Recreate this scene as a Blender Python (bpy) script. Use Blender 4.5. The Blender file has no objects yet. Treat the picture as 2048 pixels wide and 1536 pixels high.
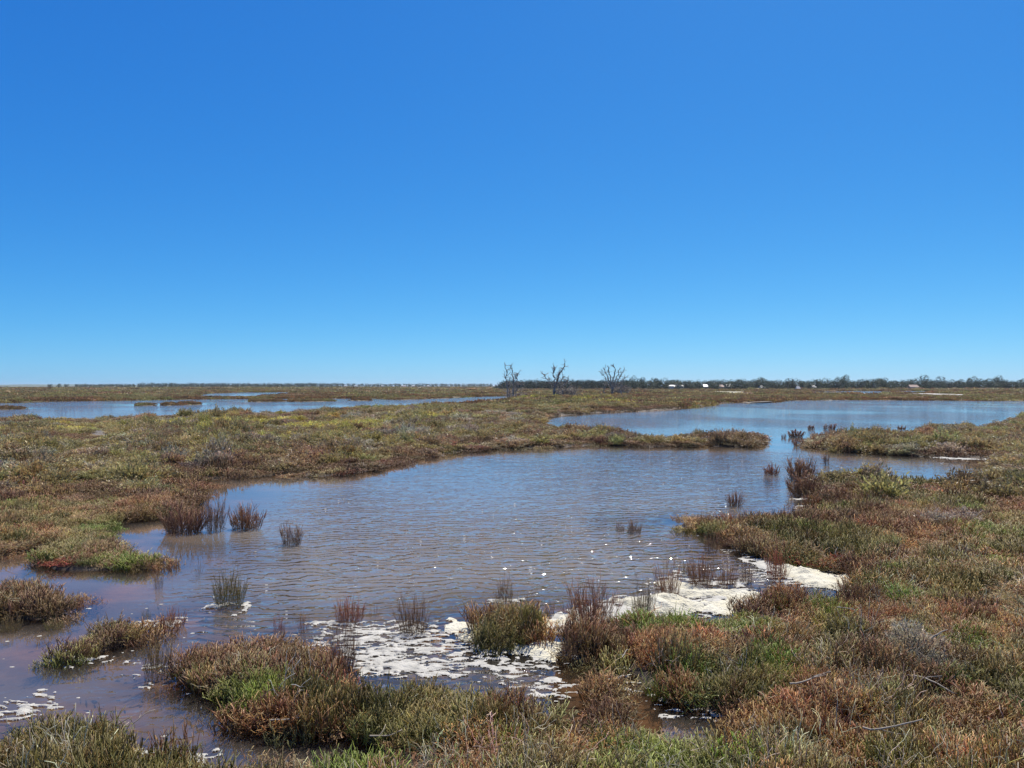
# Coastal saltmarsh: samphire flats, shallow ponds with foam, dead trees, far tree line under a clear sky.
import bpy, bmesh, math, random
import numpy as np
from mathutils import Vector, Matrix, Euler

scene = bpy.context.scene
R = math.radians
EYE = 2.4

# ------------------------------------------------------------------ camera
cam_data = bpy.data.cameras.new('camera')
cam_data.sensor_width = 36.0
cam_data.lens = 36.0 * 1539.0 / 2048.0
cam_data.shift_y = 4.0 / 2048.0
cam_data.clip_start = 0.1
cam_data.clip_end = 40000.0
cam = bpy.data.objects.new('camera', cam_data)
scene.collection.objects.link(cam)
cam.location = (0, 0, EYE)
cam.rotation_euler = (R(90), 0, 0)
scene.camera = cam

# ------------------------------------------------------------------ sky and sun
SUN_EL, SUN_AZ = 57.0, 24.0          # degrees; azimuth clockwise from the view direction (+Y)
world = bpy.data.worlds.new('World')
scene.world = world
world.use_nodes = True
wn, wl = world.node_tree.nodes, world.node_tree.links
wn.clear()
sky = wn.new('ShaderNodeTexSky')
sky.sky_type = 'NISHITA'
sky.sun_disc = False
sky.sun_elevation = R(SUN_EL)
sky.sun_rotation = R(SUN_AZ)
sky.altitude = 0
sky.air_density = 0.6
sky.dust_density = 0.3
sky.ozone_density = 10.0
# clean maritime air: the whole sky graded deeper blue, channel by channel
sep = wn.new('ShaderNodeSeparateColor'); com = wn.new('ShaderNodeCombineColor')
wl.new(sky.outputs[0], sep.inputs[0])
for ch, (pw, gain) in enumerate(((1.46, 1.08), (0.89, 1.01), (0.47, 1.04))):
    dn = wn.new('ShaderNodeMath'); dn.operation = 'MULTIPLY'; dn.inputs[1].default_value = 0.1
    po = wn.new('ShaderNodeMath'); po.operation = 'POWER'; po.inputs[1].default_value = pw
    up = wn.new('ShaderNodeMath'); up.operation = 'MULTIPLY'; up.inputs[1].default_value = gain * 10.0
    wl.new(sep.outputs[ch], dn.inputs[0]); wl.new(dn.outputs[0], po.inputs[0]); wl.new(po.outputs[0], up.inputs[0]); wl.new(up.outputs[0], com.inputs[ch])
bg = wn.new('ShaderNodeBackground')
bg.inputs['Strength'].default_value = 0.0735
wo = wn.new('ShaderNodeOutputWorld')
wl.new(com.outputs[0], bg.inputs['Color'])
wl.new(bg.outputs[0], wo.inputs['Surface'])

sun_data = bpy.data.lights.new('sun', 'SUN')
sun_data.energy = 5.0
sun_data.angle = R(0.53)
sun_data.color = (1.0, 0.95, 0.87)
sun = bpy.data.objects.new('sun', sun_data)
scene.collection.objects.link(sun)
to_sun = Vector((math.sin(R(SUN_AZ)) * math.cos(R(SUN_EL)), math.cos(R(SUN_AZ)) * math.cos(R(SUN_EL)), math.sin(R(SUN_EL))))
sun.rotation_euler = to_sun.to_track_quat('Z', 'Y').to_euler()
sun.location = (0, 0, 50)

scene.view_settings.view_transform = 'Standard'
scene.view_settings.look = 'None'
scene.view_settings.exposure = 0.45
scene.view_settings.gamma = 1.0
scene.render.engine = 'CYCLES'
scene.cycles.max_bounces = 8
scene.cycles.transparent_max_bounces = 12
scene.cycles.use_denoising = True

# ------------------------------------------------------------------ layout in metres (x right, y away from the camera)
WATER = {
    'pond': [(-9.94, 10.04), (-8.44, 10.61), (-7.14, 10.74), (-6.93, 11.06), (-6.7, 11.26), (-5.98, 10.09), (-5.6, 9.98), (-5.37, 10.04), (-4.93, 9.96), (-4.73, 10.12), (-4.76, 10.55), (-4.65, 10.24), (-5.1, 10.41), (-5.5, 10.64), (-6.73, 12.56), (-6.95, 13.38), (-6.48, 13.78), (-6.13, 14.54), (-6.48, 15.92), (-7.02, 17.42), (-8.05, 19.24), (-7.97, 19.65), (-7.02, 19.86), (-6.26, 20.75), (-5.09, 20.41), (-4.15, 20.99), (-3.72, 22.52), (-3.19, 25.3), (-2.22, 27.56), (-0.46, 29.31), (1.5, 30.28), (3.55, 31.04), (5.43, 30.28), (7.18, 30.03), (8.1, 32.98), (7.82, 30.78), (9.36, 30.28), (11.12, 33.89), (10.67, 34.51), (9.5, 36.02), (8.29, 34.87), (7.02, 33.12), (5.26, 35.85), (3.45, 39.07), (2.24, 40.09), (1.6, 53.53), (3.4, 61.6), (8.0, 69.7), (15.8, 77.0), (22.3, 92.3), (29.4, 108.6), (37.5, 111.9), (44.4, 127.4), (57.9, 131.9), (81.9, 123.1), (114.3, 119.1), (65.5, 68.3), (38.95, 58.54), (28.09, 44.3), (23.86, 40.98), (22.56, 42.03), (19.08, 36.42), (15.61, 34.51), (14.72, 35.63), (12.59, 32.78), (12.25, 32.4), (11.55, 28.86), (12.81, 27.16), (14.06, 26.2), (15.8, 25.3), (12.73, 20.18), (10.58, 18.58), (9.26, 18.36), (8.97, 19.29), (8.17, 19.16), (7.51, 18.47), (7.27, 18.63), (6.46, 16.15), (5.38, 14.38), (6.5, 15.99), (6.42, 15.39), (5.48, 13.27), (4.99, 13.33), (4.57, 13.11), (3.63, 13.11), (3.01, 13.33), (2.94, 13.38), (3.09, 12.65), (3.22, 11.91), (3.26, 11.26), (3.5, 10.86), (3.84, 10.26), (4.37, 9.59), (3.49, 8.07), (3.07, 8.2), (2.97, 8.73), (2.51, 8.1), (2.03, 7.52), (1.62, 7.42), (1.12, 7.63), (0.78, 7.23), (0.44, 7.0), (0.58, 6.52), (1.09, 7.45), (0.85, 6.21), (0.63, 5.87), (0.54, 5.36), (0.36, 5.22), (0.06, 5.46), (-0.46, 5.75), (-0.73, 5.79), (-1.12, 5.65), (-1.32, 5.93), (-1.51, 6.45), (-1.7, 6.83), (-1.87, 6.77), (-2.19, 6.97), (-2.43, 6.74), (-2.47, 6.52), (-2.67, 6.87), (-2.75, 6.62), (-2.65, 6.2), (-2.26, 5.86), (-1.94, 5.6), (-1.87, 5.48), (-1.6, 5.31), (-1.32, 5.28), (-1.03, 5.2), (-0.85, 5.07), (-0.87, 4.83), (-0.85, 4.63), (-1.15, 4.63), (-1.05, 4.37), (-1.09, 4.49), (-1.25, 4.55), (-1.45, 4.62), (-1.61, 4.57), (-1.79, 4.55), (-2.13, 4.72), (-2.24, 4.64), (-2.4, 4.75), (-2.66, 5.04), (-3.13, 5.33), (-3.29, 5.2), (-3.27, 4.91), (-3.74, 4.7), (-4.58, 4.63)],
    'left_pond': [(-87.1, 87.9), (-79.4, 99.8), (-72.3, 108.6), (-71.9, 119.1), (-62.1, 131.9), (-49.3, 144.8), (-26.3, 147.7), (-12.9, 160.6), (-1.7, 184.7), (4.8, 167.9), (-1.6, 105.1), (-7.2, 89.6), (-16.0, 76.2), (-20.8, 60.9), (-22.88, 56.43), (-26.89, 53.46), (-29.83, 49.95), (-28.74, 47.61), (-30.99, 50.79), (-34.36, 51.65), (-41.61, 48.37), (-45.72, 46.17)],
    'far_pond': [(-85.2, 205.2), (-100.0, 254.7), (-100.4, 284.1), (-89.1, 295.5), (-72.2, 273.6), (-55.7, 184.7), (-54.8, 152.4), (-61.8, 152.4)],
    'foam_channel': [(0.89, 6.62), (0.99, 6.18), (1.18, 5.93), (1.46, 5.66), (1.64, 5.53), (1.31, 4.83), (1.14, 4.94), (0.92, 5.15), (0.76, 5.39)],
    'far_lagoon': [(108.7, 295.5), (157.5, 358.6), (197.1, 358.6), (139.6, 253.9), (95.6, 217.7), (81.5, 217.7)],
}
ISLANDS = {
    'left_islet': [(-6.81, 8.56), (-6.0, 8.67), (-5.43, 8.67), (-5.02, 8.45), (-4.56, 8.11), (-4.79, 8.71), (-4.65, 8.34), (-4.64, 7.89), (-4.89, 7.81), (-5.22, 7.84), (-6.15, 7.73)],
    'low_islet': [(-3.94, 7.4), (-3.72, 7.45), (-3.47, 7.28), (-3.67, 7.81), (-3.51, 7.16), (-3.66, 6.97), (-3.88, 6.84), (-4.09, 7.0), (-3.8, 6.69)],
    'foam_islet': [(-0.41, 7.45), (-0.2, 7.73), (0.08, 7.84), (0.27, 7.57), (0.31, 7.73), (0.24, 7.13), (-0.02, 6.92), (-0.27, 7.13), (-0.44, 7.6)],
    'pond_islet_a': [(-55.2, 83.0), (-53.7, 83.9), (-50.2, 80.3), (-51.7, 77.8), (-58.1, 76.2), (-62.6, 82.1)],
    'pond_islet_b': [(-44.6, 131.0), (-39.2, 130.1), (-35.1, 119.1), (-39.3, 115.4)],
    'pond_islet_c': [(-38.1, 130.5), (-29.3, 127.4), (-27.5, 121.1), (-34.2, 117.3)],
    'pond_islet_d': [(-27.8, 134.3), (-24.4, 133.3), (-23.1, 126.1), (-26.1, 126.1)],
    'pond_islet_e': [(-24.4, 147.7), (-22.4, 153.9), (-18.2, 160.6), (-12.7, 164.2), (-11.9, 153.9), (-19.2, 131.9), (-22.4, 136.8)],
    'pond_islet_f': [(-48.6, 99.8), (-47.1, 101.2), (-43.9, 94.7), (-45.5, 93.5)],
    'pond_islet_g': [(-46.6, 102.6), (-46.2, 105.5), (-42.4, 97.2), (-43.0, 94.7)],
    'pond_islet_h': [(-45.7, 105.5), (-42.9, 105.5), (-39.8, 98.5), (-42.1, 97.2)],
}
FOAM_CREAM = [
    [(-0.6, 7.76), (-0.45, 7.73), (-0.31, 7.54), (-0.16, 7.27), (0.07, 7.06), (0.35, 7.13), (0.64, 7.27), (0.65, 7.1), (0.43, 6.93), (0.12, 6.84), (-0.15, 7.0), (-0.4, 7.3), (-0.55, 7.54)],
    [(0.08, 7.79), (0.34, 8.03), (0.67, 8.17), (0.72, 7.89), (0.43, 7.66), (0.18, 7.6)],
    [(1.13, 8.63), (1.24, 8.47), (1.54, 8.59), (1.8, 8.43), (1.82, 8.14), (1.58, 7.96), (1.29, 8.1), (1.14, 8.28)],
    [(2.11, 8.63), (2.41, 8.92), (2.77, 8.97), (2.74, 8.63), (2.45, 8.28), (2.17, 8.03), (2.03, 8.21)],
    [(3.5, 10.04), (3.89, 9.72), (4.32, 9.52), (4.04, 9.19), (3.7, 9.1), (3.43, 9.23)],
    [(1.92, 9.33), (2.11, 9.14), (2.16, 8.84), (1.9, 8.71), (1.82, 8.97)],
]
FOAM_LACY = [
    [(-1.97, 7.89), (-1.57, 7.93), (-1.12, 7.69), (-0.62, 7.73), (-0.4, 7.27), (-0.06, 6.92), (0.44, 7.0), (0.86, 7.54), (1.07, 7.45), (0.92, 6.87), (0.68, 6.5), (0.6, 5.93), (0.4, 5.84), (0.06, 6.03), (-0.51, 6.39), (-0.81, 6.45), (-1.24, 6.28), (-1.48, 6.62), (-1.77, 7.27)],
    [(1.66, 9.28), (2.2, 9.77), (2.57, 9.52), (3.15, 9.77), (3.14, 9.28), (2.67, 8.63), (2.18, 8.06), (1.74, 7.98), (1.5, 8.34)],
    [(3.26, 11.26), (3.5, 10.86), (3.84, 10.26), (4.37, 9.59), (3.94, 9.1), (3.46, 9.23), (3.25, 9.52), (3.28, 10.18)],
    [(0.9, 6.45), (1.18, 5.93), (1.64, 5.53), (1.44, 5.45), (1.13, 5.7), (0.84, 5.98)],
    [(-3.26, 6.62), (-2.9, 6.62), (-2.64, 6.23), (-2.74, 6.08), (-3.05, 6.23)],
    [(6.49, 17.34), (6.5, 15.99), (6.37, 15.26), (5.62, 15.01)],
    [(13.96, 26.01), (15.58, 24.96), (15.09, 24.3), (14.3, 25.13)],
    [(-2.24, 5.53), (-1.9, 5.29), (-1.66, 5.07), (-1.53, 5.07), (-1.76, 5.37), (-2.15, 5.66)],
    [(-3.91, 5.88), (-3.68, 5.88), (-3.54, 6.03), (-3.36, 5.79), (-3.46, 5.53), (-3.68, 5.53)],
    [(-2.65, 5.14), (-2.29, 5.07), (-1.96, 5.0), (-1.9, 4.83), (-2.46, 4.83)],
    [(0.18, 7.54), (0.67, 8.14), (1.15, 8.57), (1.62, 8.71), (1.92, 8.55), (1.78, 7.93), (0.87, 7.63), (0.46, 7.39)],
]
FOAM_LINE = [
    [(-3.23, 8.43), (-2.95, 8.21), (-2.94, 8.47)],
    [(-3.98, 6.7), (-3.76, 6.69), (-3.61, 6.87)],
    [(-3.93, 7.0), (-3.73, 7.27), (-3.64, 7.73), (-3.38, 7.73)],
    [(-2.06, 7.84), (-1.74, 7.79), (-1.35, 7.89)],
    [(-0.22, 8.53), (0.2, 8.63)],
    [(13.99, 26.01), (14.5, 25.47), (15.61, 25.13)],
    [(-2.96, 6.56), (-2.63, 6.39), (-2.17, 6.03), (-1.88, 5.53)],
]
TUFTS = [
    (-4.92, 12.74, 0.36, 0.48, 'brown', 'tall dark brown samphire tuft beside the left bank, left of a wider comb-like tuft'),
    (-4.46, 12.91, 0.55, 0.35, 'brown', 'wide comb-like brown samphire tuft in calm water off the left bank'),
    (-5.38, 12.65, 0.69, 0.38, 'brown', 'broad brown samphire clump at the foot of the left bank'),
    (-3.33, 11.62, 0.33, 0.29, 'brown', 'dark brown samphire tuft standing alone in rippled water left of the pond centre'),
    (-3.13, 11.84, 0.09, 0.12, 'sparse', 'tiny sprig in the water just beside a lone dark tuft'),
    (-3.08, 8.39, 0.34, 0.37, 'olive', 'dense olive brown bush-like tuft ringed with white foam in left shallows'),
    (-3.92, 9.62, 0.18, 0.21, 'sparse', 'sparse leaning twiggy sprig between the left spit and the foam-ringed tuft'),
    (-4.2, 9.14, 0.13, 0.21, 'brown', 'narrow brown tuft off the tip of the left grassy spit'),
    (-4.42, 9.98, 0.19, 0.17, 'sparse', 'thin grey sprig at the very tip of the left grassy spit'),
    (-1.65, 7.83, 0.30, 0.21, 'rust', 'reddish brown tuft with foam at its foot, before the lacy foam sheet'),
    (-1.41, 7.86, 0.17, 0.17, 'sparse', 'small thin tuft just right of a reddish brown tuft near the foam'),
    (-0.96, 7.45, 0.30, 0.31, 'dark', 'dark spiky tuft standing in the lacy white foam sheet'),
    (-0.09, 8.51, 0.21, 0.25, 'brown', 'brown tuft on dark water just behind the foam-rimmed islet'),
    (1.79, 12.74, 0.18, 0.15, 'brown', 'low brown tuft, left one of a close pair in open rippled water'),
    (1.99, 12.56, 0.26, 0.20, 'brown', 'low brown tuft, right one of a close pair in open rippled water'),
    (7.04, 20.87, 0.46, 0.24, 'rust', "low reddish tuft in the water off the right bank's upper point"),
    (6.24, 18.84, 0.29, 0.20, 'sparse', 'few bare stems poking out of water below a low reddish tuft'),
    (6.11, 21.73, 0.13, 0.20, 'sparse', 'single tiny sprig alone in the upper right part of the pond'),
    (7.38, 19.65, 0.69, 0.51, 'brown', "upper brown clump in the water at the right bank's cove"),
    (6.37, 16.79, 0.65, 0.44, 'brown', "lower brown clump in the water at the right bank's cove"),
    (9.54, 23.38, 0.24, 0.39, 'brown', 'narrow dark tuft at the mouth of the right-hand inlet'),
    (1.76, 8.71, 0.29, 0.37, 'brown', 'leftmost of three brown tufts rising from cream foam by the right bank'),
    (2.26, 9.19, 0.32, 0.37, 'brown', 'middle of three brown tufts rising from cream foam by the right bank'),
    (2.55, 9.14, 0.25, 0.27, 'brown', 'rightmost of three brown tufts rising from cream foam by the right bank'),
    (1.34, 7.89, 0.24, 0.40, 'dark', 'tall thin dark tuft amid cream foam at the near shore'),
    (0.77, 7.6, 0.45, 0.41, 'brown', 'big brown bushy tuft at the near shore between two cream foam banks'),
    (0.5, 6.64, 0.16, 0.25, 'dark', 'dark twiggy tuft inside the foam pool by the near right bank'),
    (-2.92, 6.37, 0.27, 0.29, 'olive', 'olive and red bushy tuft ringed by foam flecks, left of the near bank'),
    (-3.39, 7.69, 0.26, 0.16, 'rust', 'low red tuft edged with a foam line beside the low islet'),
    (-3.72, 6.76, 0.20, 0.15, 'olive', 'small tuft with a foam streak at its foot beyond the low islet'),
    (2.86, 11.06, 0.22, 0.30, 'brown', "small brown tuft off the right bank's lower point above the foam"),
    (3.27, 9.52, 0.27, 0.30, 'rust', 'reddish tuft dividing the cream foam bank beneath the right bank'),
    (-1.41, 6.5, 0.22, 0.40, 'dark', 'tall grey brown tuft on the left edge of the lacy foam'),
    (16.69, 42.95, 0.45, 0.22, 'brown', 'small dark tuft in the right pond, left of a near-touching pair'),
    (17.32, 42.46, 0.33, 0.28, 'brown', 'small dark tuft in the right pond, middle of a close row'),
    (17.66, 42.46, 0.44, 0.28, 'brown', 'small dark tuft in the right pond, right end of a close row'),
    (21.74, 42.95, 0.50, 0.17, 'brown', 'small dark tuft in the right pond before the far right spit'),
    (12.55, 35.52, 0.28, 0.18, 'brown', 'tiny tuft in the channel between the two ponds, nearer its left side'),
    (13.36, 36.21, 0.71, 0.28, 'brown', 'wide low tuft in the channel between the two ponds'),
    (11.46, 30.78, 0.44, 0.28, 'brown', 'sprawling tuft at the tip of the right spit in the channel'),
    (-0.09, 6.96, 0.09, 0.23, 'dark', 'upright dark tuft at the front foot of the foam-rimmed islet'),
    (-3.39, 6.79, 0.08, 0.10, 'sparse', 'bare sprig in pinkish shallows right of the low islet'),
    (12.9, 24.79, 0.14, 0.26, 'sparse', 'lone thin sprig in the right-hand inlet'),
    (-4.8, 8.47, 0.19, 0.13, 'rust', 'low reddish tuft off the right end of the left-edge islet'),
    (-3.77, 7.93, 0.11, 0.11, 'olive', 'small green tuft between the low islet and the red tuft'),
    (-4.91, 7.54, 0.22, 0.13, 'olive', 'sparse green tuft below the islet at the left frame edge'),
    (-4.53, 7.6, 0.20, 0.10, 'olive', 'low drowned green tuft in amber shallows below the left-edge islet'),
    (-1.88, 7.84, 0.05, 0.11, 'sparse', 'lone thin sprig left of the reddish tuft before the lacy foam'),
    (0.2, 8.28, 0.11, 0.16, 'brown', 'small brown tuft on the water right behind the foam-rimmed islet'),
    (0.39, 8.03, 0.14, 0.16, 'brown', 'small brown tuft on the cream bank right of the foam-rimmed islet'),
    (1.15, 8.51, 0.10, 0.13, 'brown', 'small tuft at the left tip of the cream bank by the near shore'),
    (2.21, 9.77, 0.15, 0.19, 'brown', 'small tuft behind the three brown tufts on open water'),
    (2.85, 9.37, 0.18, 0.22, 'brown', 'dark tuft right of the three brown tufts by the foam inlet'),
    (3.18, 12.74, 0.25, 0.28, 'brown', "brown tuft just under the right bank's middle point"),
    (4.46, 15.39, 0.36, 0.26, 'brown', 'short tuft before the middle point of the right bank, away from its tip'),
    (-2.28, 7.54, 0.13, 0.15, 'rust', "small red tuft at the water side of the near bank's top"),
    (-2.04, 7.54, 0.12, 0.17, 'rust', "thin red tuft at the right shoulder of the near bank's top"),
    (-2.66, 6.72, 0.11, 0.17, 'sparse', 'bare reddish sprig at the left foot of the near bank'),
    (-0.56, 7.0, 0.07, 0.07, 'sparse', 'tiny sprig sticking out of the lacy foam sheet'),
    (0.93, 7.13, 0.11, 0.12, 'rust', 'low red tuft at the far end of the foam pool'),
    (-5.7, 12.91, 0.22, 0.25, 'brown', "small brown tuft left of the broad clump at the left bank's foot"),
]

# ------------------------------------------------------------------ helpers
C = scene.collection
rng = np.random.default_rng(7)

def hash2(ix, iy, seed):
    h = (ix.astype(np.int64) * 374761393 + iy.astype(np.int64) * 668265263 + int(seed) * 974634777) & 0xFFFFFFFF
    h = ((h ^ (h >> 13)) * 1274126177) & 0xFFFFFFFF
    h = ((h ^ (h >> 16)) * 2246822519) & 0xFFFFFFFF
    h = h ^ (h >> 13)
    return (h & 0xFFFFFF) / float(0xFFFFFF)

def vnoise(x, y, seed=0):
    ix, iy = np.floor(x), np.floor(y)
    fx, fy = x - ix, y - iy
    ux, uy = fx * fx * (3 - 2 * fx), fy * fy * (3 - 2 * fy)
    a = hash2(ix, iy, seed); b = hash2(ix + 1, iy, seed)
    c = hash2(ix, iy + 1, seed); d = hash2(ix + 1, iy + 1, seed)
    return (a * (1 - ux) + b * ux) * (1 - uy) + (c * (1 - ux) + d * ux) * uy

def fbm(x, y, seed=0, octaves=3):
    s = np.zeros_like(x, dtype=float); amp = 0.5; tot = 0
    for k in range(octaves):
        s += amp * vnoise(x * 2 ** k + 17.3 * k, y * 2 ** k - 9.1 * k, seed + k * 13)
        tot += amp; amp *= 0.5
    return s / tot

def poly_sdf(x, y, poly):
    """signed distance, positive inside the polygon"""
    P = np.array(poly, dtype=float); Q = np.roll(P, -1, axis=0)
    out = np.empty(len(x))
    for s in range(0, len(x), 60000):
        px, py = x[s:s + 60000], y[s:s + 60000]
        best = np.full(len(px), 1e18); ins = np.zeros(len(px), bool)
        for (ax, ay), (bx, by) in zip(P, Q):
            dx, dy = bx - ax, by - ay
            L = dx * dx + dy * dy
            if L < 1e-9: continue
            t = np.clip(((px - ax) * dx + (py - ay) * dy) / L, 0, 1)
            best = np.minimum(best, (px - ax - t * dx) ** 2 + (py - ay - t * dy) ** 2)
            if ay != by:
                ins ^= ((ay > py) != (by > py)) & (px < (bx - ax) * (py - ay) / (by - ay) + ax)
        d = np.sqrt(best)
        out[s:s + 60000] = np.where(ins, d, -d)
    return out

def water_sdf(x, y):
    """positive over water, negative over land; shores wander a little"""
    d = np.hypot(x, y)
    a = np.clip(d * 0.012, 0.05, 0.8); f = 1.0 / np.clip(d * 0.035, 0.22, 5.0)
    wx = x + (fbm(x * f, y * f, 3) - 0.5) * 2.4 * a
    wy = y + (fbm(x * f + 40, y * f, 5) - 0.5) * 2.4 * a
    s = np.full(len(x), -1e9)
    for k, p in WATER.items():
        s = np.maximum(s, poly_sdf(wx, wy, p))
    for k, p in ISLANDS.items():
        s = np.minimum(s, -poly_sdf(wx, wy, p))
    return s

def link(name, mesh, parent=None, mat=None, **props):
    o = bpy.data.objects.new(name, mesh)
    C.objects.link(o)
    if parent is not None: o.parent = parent
    if mat is not None and mesh is not None and not mesh.materials: mesh.materials.append(mat)
    for k, v in props.items(): o[k] = v
    return o

def empty(name, loc=(0, 0, 0), rz=0.0, **props):
    o = bpy.data.objects.new(name, None)
    C.objects.link(o)
    o.empty_display_size = 0.2
    o.location = loc; o.rotation_euler = (0, 0, rz)
    for k, v in props.items(): o[k] = v
    return o

def raw_mesh(name, V, faces_flat, per_face, smooth=False):
    """fast mesh from numpy: V (n,3), faces_flat (m*per_face)"""
    V = np.asarray(V, dtype=np.float32); Fi = np.asarray(faces_flat, dtype=np.int32).ravel()
    me = bpy.data.meshes.new(name)
    n = len(Fi) // per_face
    me.vertices.add(len(V)); me.vertices.foreach_set('co', V.ravel())
    me.loops.add(len(Fi)); me.loops.foreach_set('vertex_index', Fi)
    me.polygons.add(n)
    me.polygons.foreach_set('loop_start', np.arange(0, n * per_face, per_face, dtype=np.int32))
    me.polygons.foreach_set('loop_total', np.full(n, per_face, dtype=np.int32))
    if smooth: me.polygons.foreach_set('use_smooth', np.ones(n, bool))
    me.update(calc_edges=True)
    return me

def fattr(me, name, data):
    a = me.attributes.new(name, 'FLOAT', 'POINT')
    a.data.foreach_set('value', np.asarray(data, dtype=np.float32))

def cattr(me, name, data):
    data = np.asarray(data, dtype=np.float32)
    rgba = np.ones((len(data), 4), np.float32); rgba[:, :3] = data
    a = me.attributes.new(name, 'FLOAT_COLOR', 'POINT')
    a.data.foreach_set('color', rgba.ravel())

class Builder:
    """collects tubes, blades and leaves into one triangle mesh with per-vertex 'tip' and 'rnd'"""
    def __init__(self): self.V = []; self.F = []; self.T = []; self.N = []; self.n = 0
    def add(self, V, F, tip, rnd):
        self.V.append(np.asarray(V, float)); self.F.append(np.asarray(F, int) + self.n)
        self.T.append(np.broadcast_to(np.asarray(tip, float), (len(V),))); self.N.append(np.full(len(V), rnd)); self.n += len(V)
    def tube(self, P, rad, tip, rnd, sides=3):
        P = np.asarray(P, float); k = len(P)
        T = np.gradient(P, axis=0); T /= np.linalg.norm(T, axis=1)[:, None] + 1e-9
        ref = np.array([0, 0, 1.0]) if abs(T[0][2]) < 0.9 else np.array([1.0, 0, 0])
        A = np.cross(T, ref); A /= np.linalg.norm(A, axis=1)[:, None] + 1e-9
        B = np.cross(T, A)
        rad = np.broadcast_to(np.asarray(rad, float), (k,))
        ang = np.arange(sides) * 2 * math.pi / sides
        V = P[:, None, :] + rad[:, None, None] * (np.cos(ang)[None, :, None] * A[:, None, :] + np.sin(ang)[None, :, None] * B[:, None, :])
        F = []
        for i in range(k - 1):
            for j in range(sides):
                a, b = i * sides + j, i * sides + (j + 1) % sides
                F.append((a, b, b + sides)); F.append((a, b + sides, a + sides))
        for j in range(1, sides - 1): F.append(((k - 1) * sides, (k - 1) * sides + j, (k - 1) * sides + j + 1))
        tip = np.repeat(np.broadcast_to(np.asarray(tip, float), (k,)), sides)
        self.add(V.reshape(-1, 3), F, tip, rnd)
    def leaf(self, c, d, w, rnd, tip=1.0, g=rng):
        """a pointed leaf from c along d, width w"""
        d = np.asarray(d, float); s = np.cross(d, g.normal(size=3)); s *= w / (np.linalg.norm(s) + 1e-9)
        m = c + d * 0.45
        self.add([c, m + s, c + d, m - s], [(0, 1, 2), (0, 2, 3)], tip, rnd)
    def mesh(self, name, mat, smooth=False):
        me = raw_mesh(name, np.concatenate(self.V), np.concatenate(self.F), 3, smooth)
        fattr(me, 'tip', np.concatenate(self.T)); fattr(me, 'rnd', np.concatenate(self.N))
        me.materials.append(mat)
        return me

# ------------------------------------------------------------------ materials
def new_mat(name):
    m = bpy.data.materials.new(name); m.use_nodes = True
    nt = m.node_tree; nt.nodes.clear()
    out = nt.nodes.new('ShaderNodeOutputMaterial')
    return m, nt, out

def N(nt, kind, **kw):
    n = nt.nodes.new(kind)
    for k, v in kw.items():
        if hasattr(n, k): setattr(n, k, v)
        else: n.inputs[k].default_value = v
    return n

def ramp(nt, stops):
    n = nt.nodes.new('ShaderNodeValToRGB'); e = n.color_ramp.elements
    while len(e) < len(stops): e.new(0.5)
    for el, (p, c) in zip(e, stops):
        el.position = p; el.color = (*c, 1) if len(c) == 3 else c
    return n

def plant_mat(name, source):
    """samphire stems: colour 'tint' at the stem, 'tipc' at the tips, carried by the plant itself"""
    m, nt, out = new_mat(name); L = nt.links.new
    ta = N(nt, 'ShaderNodeAttribute', attribute_type=source, attribute_name='tint')
    tb = N(nt, 'ShaderNodeAttribute', attribute_type=source, attribute_name='tipc')
    tip = N(nt, 'ShaderNodeAttribute', attribute_type='GEOMETRY', attribute_name='tip')
    rnd = N(nt, 'ShaderNodeAttribute', attribute_type='GEOMETRY', attribute_name='rnd')
    mx = N(nt, 'ShaderNodeMix', data_type='RGBA')
    ad = N(nt, 'ShaderNodeMath', operation='MULTIPLY_ADD')           # tips turn sooner on some stems
    L(rnd.outputs['Fac'], ad.inputs[0]); ad.inputs[1].default_value = 0.9; ad.inputs[2].default_value = -0.45
    a2 = N(nt, 'ShaderNodeMath', operation='ADD', use_clamp=True)
    L(tip.outputs['Fac'], a2.inputs[0]); L(ad.outputs[0], a2.inputs[1])
    L(a2.outputs[0], mx.inputs[0]); L(ta.outputs['Color'], mx.inputs[6]); L(tb.outputs['Color'], mx.inputs[7])
    hsv = N(nt, 'ShaderNodeHueSaturation')
    v = N(nt, 'ShaderNodeMapRange'); v.inputs['To Min'].default_value = 0.55; v.inputs['To Max'].default_value = 1.5
    fr = N(nt, 'ShaderNodeMath', operation='FRACT'); mu = N(nt, 'ShaderNodeMath', operation='MULTIPLY'); mu.inputs[1].default_value = 7.31
    L(rnd.outputs['Fac'], mu.inputs[0]); L(mu.outputs[0], fr.inputs[0]); L(fr.outputs[0], v.inputs['Value'])
    L(v.outputs[0], hsv.inputs['Value']); L(mx.outputs[2], hsv.inputs['Color'])
    h2 = N(nt, 'ShaderNodeMapRange'); h2.inputs['To Min'].default_value = 0.47; h2.inputs['To Max'].default_value = 0.525
    L(rnd.outputs['Fac'], h2.inputs['Value']); L(h2.outputs[0], hsv.inputs['Hue'])
    p = N(nt, 'ShaderNodeBsdfPrincipled', Roughness=0.5)
    p.inputs['Specular IOR Level'].default_value = 0.35
    L(hsv.outputs[0], p.inputs['Base Color'])
    tr = N(nt, 'ShaderNodeBsdfTranslucent'); L(hsv.outputs[0], tr.inputs['Color'])
    ms = N(nt, 'ShaderNodeMixShader'); ms.inputs[0].default_value = 0.36
    L(p.outputs[0], ms.inputs[1]); L(tr.outputs[0], ms.inputs[2]); L(ms.outputs[0], out.inputs['Surface'])
    return m
M_veg = plant_mat('samphire_instanced', 'INSTANCER')
M_tuft = plant_mat('samphire_tuft', 'GEOMETRY')

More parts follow.
